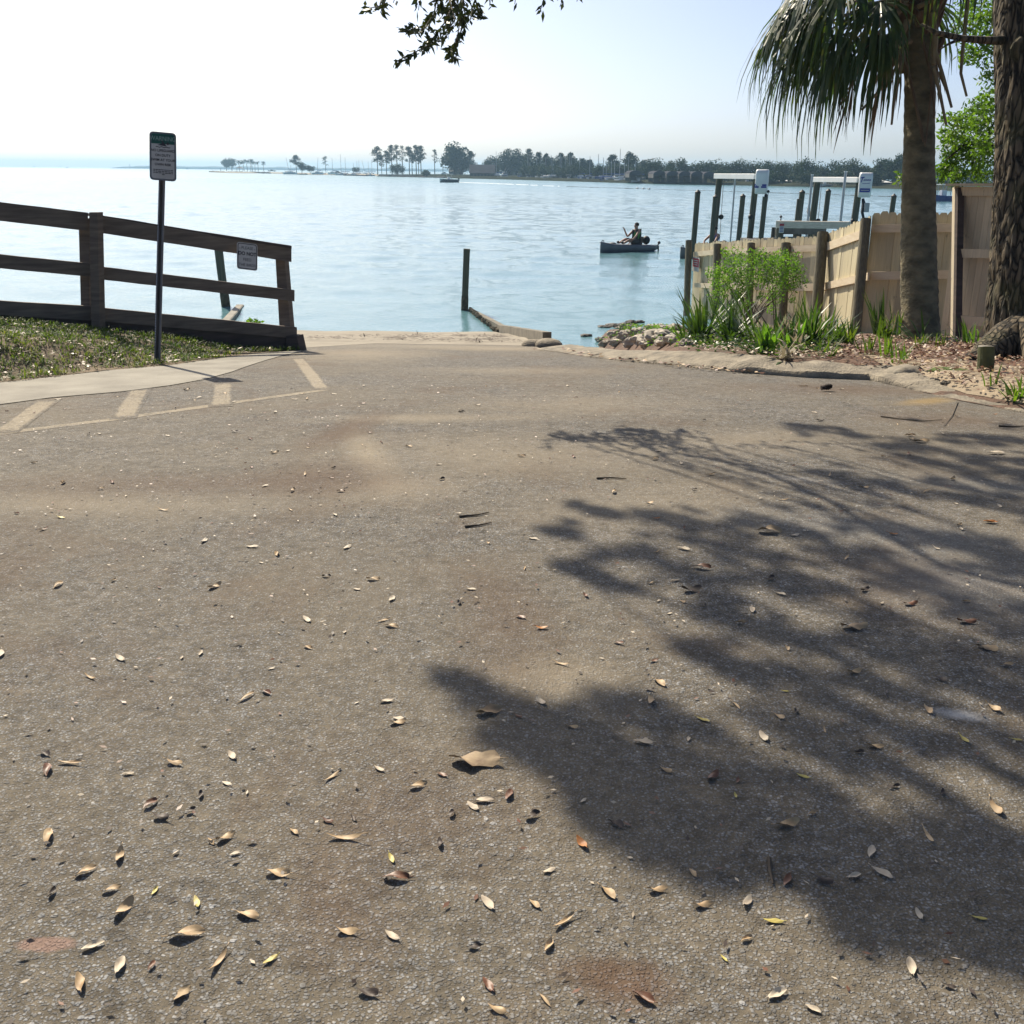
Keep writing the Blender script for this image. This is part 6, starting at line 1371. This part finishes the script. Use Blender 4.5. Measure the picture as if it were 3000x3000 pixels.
# long wood line on the right
WL = 'oaks of the continuous wood on the far right shore'
for i, (px, yt, w) in enumerate(((1915, 462, 60), (1945, 474, 60), (1985, 466, 60), (2020, 476, 56), (2050, 472, 56), (2095, 464, 64), (2130, 474, 60), (2165, 470, 60), (2200, 468, 64), (2245, 474, 60), (2280, 478, 60), (2310, 476, 58), (2355, 468, 70), (2400, 478, 60), (2435, 470, 60), (2480, 466, 66), (2520, 480, 60), (2550, 478, 56))):
    oaktree(px, yt, 538.5 + (px - 1900) / 800 * 18, w, 'bushy dark oak in the continuous wood on the far shore behind the boat lifts', rt.uniform(26, 50), WL, skirt=.0, dens=1.1)
for i, (px, yt, w) in enumerate(((1960, 492, 60), (2110, 492, 60), (2240, 500, 60), (2370, 498, 60), (2460, 496, 60), (2560, 500, 50))):
    oaktree(px, yt, 538.5 + (px - 1900) / 800 * 18, w, 'bushy dark oak in the continuous wood on the far shore behind the boat lifts', rt.uniform(8, 18), WL, skirt=.0, dens=1)
oaktree(2292, 505, 548, 70, 'spreading tree bending over the white roofed shelter', 12, skirt=.25)
for px, yt, w, lab in ((2590, 462, 64, 'tall rounded oak left of the palm trunk on the far shore'), (2622, 450, 70, 'tallest rounded oak on the far shore, just left of the palm trunk'), (2680, 462, 80, 'far oak hidden mostly behind the palm trunk'), (2770, 478, 80, 'far tree between the palm trunk and the gate'), (2850, 490, 80, 'far tree above the gate'), (2940, 480, 90, 'far tree behind the oak trunk')): oaktree(px, yt, 556 + (px - 2700) / 200 * 6, w, lab, 35, skirt=.0, dens=1.3)
# boat sheds
for i, px in enumerate((1860, 1930, 1968, 2004, 2040, 2076)):
    b, k = tree_base(px, 539 + (px - 1900) / 200 * 4, 3); w = 35 * k; o = thing('boat_shed', b, ('dark arched boat shed at the left end, set apart from the row', 'dark arched boat shed at the left of the row of five', 'second dark arched shed in the row of five', 'middle dark arched shed in the row of five', 'fourth dark arched shed in the row of five', 'dark arched boat shed nearest the left boat lift')[i], 'boat shed', 'arched boat sheds on the far shore'); hw = 22 * k
    def arch(m, t0, y0, y1):
        rings = []
        for y in (y0, y1):
            rings.append([b + Vector((w / 2 * math.cos(a) * t0, y, hw + w * .26 * math.sin(a) * t0)) for a in [math.pi * j / 10 for j in range(11)]] + [b + Vector((-w / 2 * .96, y, hw - .3)), b + Vector((w / 2 * .96, y, hw - .3))])
        m.loft(rings)
    solid('roof', 'darkroof', lambda m: arch(m, 1, -1, 14), o)
    solid('wall', 'darkwall', lambda m: (m.box(b + Vector((0, 13, hw / 2)), (w * .96, .4, hw)), m.box(b + Vector((-w * .48, 6, hw * .75)), (.2, 13, hw * .5)), m.box(b + Vector((w * .48, 6, hw * .75)), (.2, 13, hw * .5))), o)
    for x in (-.48, .48): solid('pillar', 'fartrunk', lambda m: m.box(b + Vector((x * w, -.6, hw / 2)), (.3, .3, hw)), o)
# boats
def hullm(m, b, L, Bm, Hh, ax=Vector((-1, 0, 0))):
    la = Vector((-ax.y, ax.x, 0)); rings = []
    for x, w, zt in ((-.5, .85, .8), (-.2, 1, .82), (.15, .95, .9), (.38, .55, 1.05), (.5, .03, 1.15)):
        rings.append([b + ax * x * L + la * (y * w * Bm / 2) + Vector((0, 0, Hh * (zt if z else -.15))) for y, z in ((-1, 1), (-.7, 0), (.7, 0), (1, 1))])
    m.loft(rings)
def sailboat(px, yb, ytop, label, lean=0, L=8.5, back=1, hull='white', grp='sailboats with bare masts on the far shore'):
    p, k = fd(px, yb); d = Vector((p.x, p.y, 0)).normalized(); b = p + d * back; b.z = WZ if back < 3 else WZ + .6; k = depth(b) / F; top = at(px + lean, ytop, k * F)
    o = thing('sailboat', b, label, 'sailboat', grp); solid('hull', hull, lambda m: hullm(m, b, L, 2.6, 1.1, Vector((rt.choice((-1, 1)) * .9, .43, 0)).normalized()), o)
    solid('cabin', hull, lambda m: m.box(b + Vector((0, 0, 1.2)), (L * .35, 1.6, .6)), o, bevel=.1)
    solid('mast', 'mast', lambda m: m.tube([b + Vector((0, 0, .9)), Vector((top.x, b.y, top.z))], [.13, .09], 6), o)
    solid('boom', 'bluecanvas', lambda m: m.tube([b + Vector((0, 0, 2.1)), b + Vector((L * .35, 0, 2.1))], .16, 6), o)
for px, yt, lean, lab in ((848, 462, -7, 'sailboat hauled out on the sand spit with a leaning mast'), (853, 484, 0, 'short masted sailboat beside the leaning mast on the sand spit'), (930, 462, 4, 'sailboat left of the thin pine on the sand spit'), (975, 463, 0, 'sailboat just right of the thin pine on the sand spit'), (1000, 452, 0, 'tall masted sailboat left end of the anchored pair'), (1013, 462, 0, 'white sailboat right of the tall masted one on the spit'), (1036, 478, 1, 'sailboat left of the small shrub on the spit'), (1047, 472, 0, 'sailboat behind the small shrub on the spit'), (1053, 468, 0, 'sailboat right of the small shrub on the spit'), (1070, 470, -8, 'sailboat with a strongly leaning mast left of the pine grove'), (1080, 472, 0, 'sailboat nearest the pine grove on its left'), (1090, 470, 0, 'sailboat partly behind the left branches of the pine grove')):
    sailboat(px, 513.5, yt, lab, lean, 7, 6 if px < 990 else 1)
for px, yt in ((1546, 462), (1572, 458), (1584, 462), (1598, 460), (1615, 455), (1620, 462), (1640, 452), (1645, 460), (1657, 466), (1667, 452), (1672, 456), (1697, 462), (1727, 458), (1752, 452), (1767, 462), (1776, 470), (1791, 470), (1800, 474), (1829, 470), (1840, 462), (1860, 470)):
    sailboat(px, 524 + (px - 1500) / 400 * 13, yt, 'sailboat with a bare mast moored in the marina row before dark trees', rt.uniform(-1, 1), 9, 10, rt.choice(('white', 'darkhull', 'darkhull', 'bluecanvas', 'metalbox')))
sailboat(1814, 534.5, 437, 'sailboat with the tallest mast in the marina', 1, 11, 14, grp=None)
sailboat(1454, 522, 443, 'sailboat with a mast rising over the grey metal roof', 0, 9, 8, grp=None)
def motorboat(px, yb, wpx, label, tower=False, cruiser=False, hull='white', ax=None, back=.5, outb=False, cat='boat'):
    p, k = fd(px, yb); d = Vector((p.x, p.y, 0)).normalized(); b = p + d * back; b.z = WZ; L = max(5, wpx * k * 1.08); ax = ax or Vector((-.95, -.3, 0)).normalized(); la = Vector((-ax.y, ax.x, 0)); Z = Vector((0, 0, 1))
    o = thing('motor_boat', b, label, cat); Hh = L * .17; solid('hull', hull, lambda m: hullm(m, b, L, L * .34, Hh, ax), o)
    def bx(m, x, z, sx, sy, sz): m.hexa([b + ax * (x + i * sx / 2) + la * (j * sy / 2) + Z * (z + kz * sz / 2) for kz in (-1, 1) for i, j in ((-1, -1), (1, -1), (1, 1), (-1, 1))])
    if cruiser:
        solid('cabin', 'white', lambda m: (bx(m, -.05 * L, Hh * 1.35, L * .55, L * .26, Hh * .9), bx(m, -.1 * L, Hh * 2.2, L * .36, L * .22, Hh * .75), bx(m, -.12 * L, Hh * 3.0, L * .3, L * .24, Hh * .12)), o)
        solid('window', 'glass', lambda m: (bx(m, -.05 * L, Hh * 1.5, L * .5, L * .265, Hh * .3), bx(m, -.1 * L, Hh * 2.3, L * .33, L * .225, Hh * .3)), o)
    else:
        solid('console', 'white', lambda m: bx(m, 0, Hh * 1.25, L * .14, L * .12, Hh * .9), o)
        solid('hardtop', 'white', lambda m: bx(m, -.03 * L, Hh * 2.55, L * .36, L * .24, Hh * .1), o)
        solid('top_support', 'mast', lambda m: [m.tube([b + ax * (x * L) + la * (y * L) + Z * Hh * .8, b + ax * (x * L) + la * (y * L) + Z * Hh * 2.55], .04, 5) for x in (-.16, .1) for y in (-.1, .1)], o)
        if outb: solid('outboard', 'black', lambda m: (bx(m, -.54 * L, Hh * .9, L * .08, L * .08, Hh * .7), bx(m, -.54 * L, Hh * .3, L * .03, L * .03, Hh * .9)), o)
    solid('deck', 'white', lambda m: hullm(m, b + Z * Hh * .5, L * 1.01, L * .36, Hh * .62, ax), o) if outb else None
    if tower: solid('outrigger', 'mast', lambda m: [m.tube([b + la * s + Z * Hh * 1.5, b + la * s * 2.5 - ax * L * .35 + Z * Hh * 5], .06, 5) for s in (-1, 1)], o)
    return o
motorboat(1315, 534.5, 50, 'small motor boat with a white hardtop speeding across the bay', hull='darkhull', outb=True, ax=Vector((-.97, -.22, 0)).normalized())
motorboat(1623, 526.5, 28, 'white motor cruiser with two decks moored in the marina', cruiser=True, ax=Vector((.5, -.86, 0)))
motorboat(1475, 523.5, 34, 'white fishing boat with raised outriggers by the grey roof', tower=True, cruiser=True); motorboat(1545, 526, 18, 'small white open boat at the left of the marina'); motorboat(1702, 531, 26, 'white sport boat with dark stern in the marina', ax=Vector((.3, -.95, 0)))
motorboat(1520, 524, 22, 'pale boat with canopy between the grey roof and the marina'); motorboat(1591, 528, 20, 'pale boat with hardtop left of the white cruiser'); motorboat(1665, 530, 20, 'pale boat with hardtop right of the white cruiser'); motorboat(1722, 532, 18, 'small boat at the right of the sport boat')
motorboat(1778, 534, 26, 'blue covered boat in the right part of the marina', hull='bluecanvas'); motorboat(1812, 535, 38, 'broad white boat under the tallest mast', cruiser=True, ax=Vector((.5, -.86, 0))); motorboat(1870, 537, 20, 'little white boat beside the boat sheds'); motorboat(2188, 541, 16, 'white boat seen under the left boat lift beam')
motorboat(940, 512, 26, 'boat under a blue cover on the sand spit', hull='bluecanvas'); motorboat(838, 509, 24, 'pale wooden hull hauled out on the sand spit', hull='farland' if False else 'white'); motorboat(1085, 516, 20, 'white skiff drawn up left of the pine grove'); motorboat(1040, 514.5, 20, 'white skiff in front of the small shrub'); motorboat(2415, 548, 20, 'white boats at the far shore under the right lift beam')
motorboat(2760, 590, 34, 'blue and white boat bow seen right of the palm trunk', hull='bluecanvas')
# wake
def wake(m):
    a = [onz(x, y) for x, y in ((1345, 534.5), (1400, 536.5), (1480, 539.5), (1560, 542.5), (1640, 546))]
    for w, z in ((1.3, .12), (2.4, .05)):
        k = 60
        for i in range(k):
            f0, f1 = i / k, (i + 1) / k
            P = lambda f: a[min(3, int(f * 4))].lerp(a[min(3, int(f * 4)) + 1], f * 4 - min(3, int(f * 4)))
            p, q = P(f0), P(f1); tp = (1 - f0) ** .6; ww = w * (.5 + .8 * f0) * (.7 + .6 * abs(noise.noise(Vector((i * .8, w, 0)))))
            if f0 > .55 and noise.noise(Vector((i * .5, 3, w))) < (f0 - .7): continue
            s = Vector((0, ww, 0)); m.hexa([p - s - Vector((0, 0, .1)), q - s - Vector((0, 0, .1)), q + s - Vector((0, 0, .1)), p + s - Vector((0, 0, .1)), p - s * .6 + Vector((0, 0, z)), q - s * .6 + Vector((0, 0, z * tp)), q + s * .6 + Vector((0, 0, z * tp)), p + s * .6 + Vector((0, 0, z))])
tag(solid('wake_foam', 'foam', wake), kind='stuff')
# swim-line of floats
fl0, fl1, fl2 = onz(1660, 547), onz(2100, 560), onz(2720, 580)
fln = thing('float_line', fl0, 'long thin line of small floats across the water behind the boat lifts', 'float line')
def floats(m):
    r = random.Random(6)
    for a, b, n in ((fl0, fl1, 90), (fl1, fl2, 110)):
        for i in range(n): p = a.lerp(b, (i + r.random() * .5) / n); m.ball(p + Vector((0, 0, .03)), r.uniform(.06, .12), 6, 4, (1.6, 1, .8))
solid('small_float', 'rope', floats, fln)['kind'] = 'stuff'
solid('big_float', 'buoy', lambda m: [m.ball(onz(x, y), .3, 8, 6) for x, y in ((1868, 553), (1885, 554), (1902, 555))], fln)
# tiny boats and marks on the horizon, left
def tiny(px, y, w, h, label, mat, cat, name):
    p = onz(px, y); k = depth(p) / F; o = thing(name, p, label, cat)
    if cat == 'boat':
        solid('hull', mat, lambda m: hullm(m, p, max(4, w * k), 2.4, h * k * .5), o); solid('cabin', mat, lambda m: m.box(p + Vector((0, 0, h * k * .6)), (w * k * .3, 1.5, h * k * .5)), o)
    else:
        solid('mark_body', mat, lambda m: m.tube([p - Vector((0, 0, .5)), p + Vector((0, 0, h * k * .45)), p + Vector((0, 0, h * k))], [w * k * .5, w * k * .4, w * k * .2], 8), o); solid('mark_top', mat, lambda m: m.ball(p + Vector((0, 0, h * k)), w * k * .4, 8, 6), o)
tiny(100, 489.6, 7, 4, 'tiny dark boat on the glittering water at the far left', 'darkhull', 'boat', 'motor_boat'); tiny(197, 492, 7, 3.5, 'tiny dark boat near the horizon right of the pale mark', 'darkhull', 'boat', 'motor_boat'); tiny(178, 490, 3, 6, 'tiny pale channel mark on the far left horizon', 'buoy', 'channel mark', 'channel_mark'); tiny(381, 494, 3, 12, 'dark channel mark standing left of the warning sign', 'darkhull', 'channel mark', 'channel_mark'); tiny(539, 495, 2.5, 8, 'thin channel mark just right of the warning sign', 'darkhull', 'channel mark', 'channel_mark'); tiny(549, 496, 6, 7, 'dark buoy boat right of the thin channel mark', 'darkhull', 'boat', 'motor_boat'); tiny(647, 503.5, 2.5, 9, 'small post at the tip of the low rocky point', 'darkhull', 'channel mark', 'channel_mark')
def distant(m):
    D = 3000; rings = []
    for i in range(101):
        px = 322 + (1420 - 322) * i / 100; p = at(px, 500, D); h = 7.5 + 4 * noise.noise(Vector((i * .33, 0, 0))) + 2.5 * noise.noise(Vector((i * 1.1, 3, 0)))
        h *= sstep(-2, 6, i); p.z = WZ
        if h < 1: h = 1
        rings.append([p - Vector((0, 0, 1)), p + Vector((0, 4, h * .7)), p + Vector((0, 30, h)), p + Vector((0, 90, h)), p + Vector((0, 110, -1))])
    m.loft(rings)
tag(solid('hills', 'distant', distant), kind='structure')

# ================================================================== AIR AND LIGHT
hz = MB(); hz.box((0, 2990, 12.0), (13000, 6300, 40)); hzo = hz.build('haze', 'ground'); hzo['kind'] = 'stuff'
hm = bpy.data.materials.new('haze_air'); hm.use_nodes = True; nt = hm.node_tree; nt.nodes.remove(nt.nodes['Principled BSDF'])
pv = node(nt, 'ShaderNodeVolumePrincipled'); pv.inputs['Density'].default_value = .00028; pv.inputs['Color'].default_value = (.46, .74, 1, 1); pv.inputs['Anisotropy'].default_value = .3
nt.links.new(pv.outputs[0], nt.nodes['Material Output'].inputs['Volume']); hzo.data.materials[0] = hm

w = bpy.data.worlds.new('World'); S.world = w; w.use_nodes = True; nt = w.node_tree; bg = nt.nodes['Background']
sk = node(nt, 'ShaderNodeTexSky', sky_type='NISHITA'); sk.sun_disc = False; sk.sun_elevation = SUN_EL; sk.sun_rotation = -SUN_AZ
sk.air_density = .45; sk.dust_density = 1.9; sk.ozone_density = 1.3
bg.inputs[1].default_value = .11; nt.links.new(mixc(nt, 1.0, sk.outputs[0], (.975, 1.01, 1.015), 'MULTIPLY'), bg.inputs[0])
sl = bpy.data.lights.new('sun', 'SUN'); sl.energy = 5.0; sl.angle = R(.53); sl.color = (1, .90, .73)
so = bpy.data.objects.new('sun', sl); COL.objects.link(so); so.rotation_euler = (-SUNV).to_track_quat('-Z', 'Y').to_euler()
S.render.engine = 'CYCLES'
S.view_settings.view_transform = 'Standard'; S.view_settings.look = 'None'; S.view_settings.gamma = 1; S.view_settings.exposure = .5
c = S.cycles; c.max_bounces = 6; c.diffuse_bounces = 3; c.glossy_bounces = 3; c.transmission_bounces = 3; c.transparent_max_bounces = 6; c.volume_bounces = 0
c.use_denoising = True
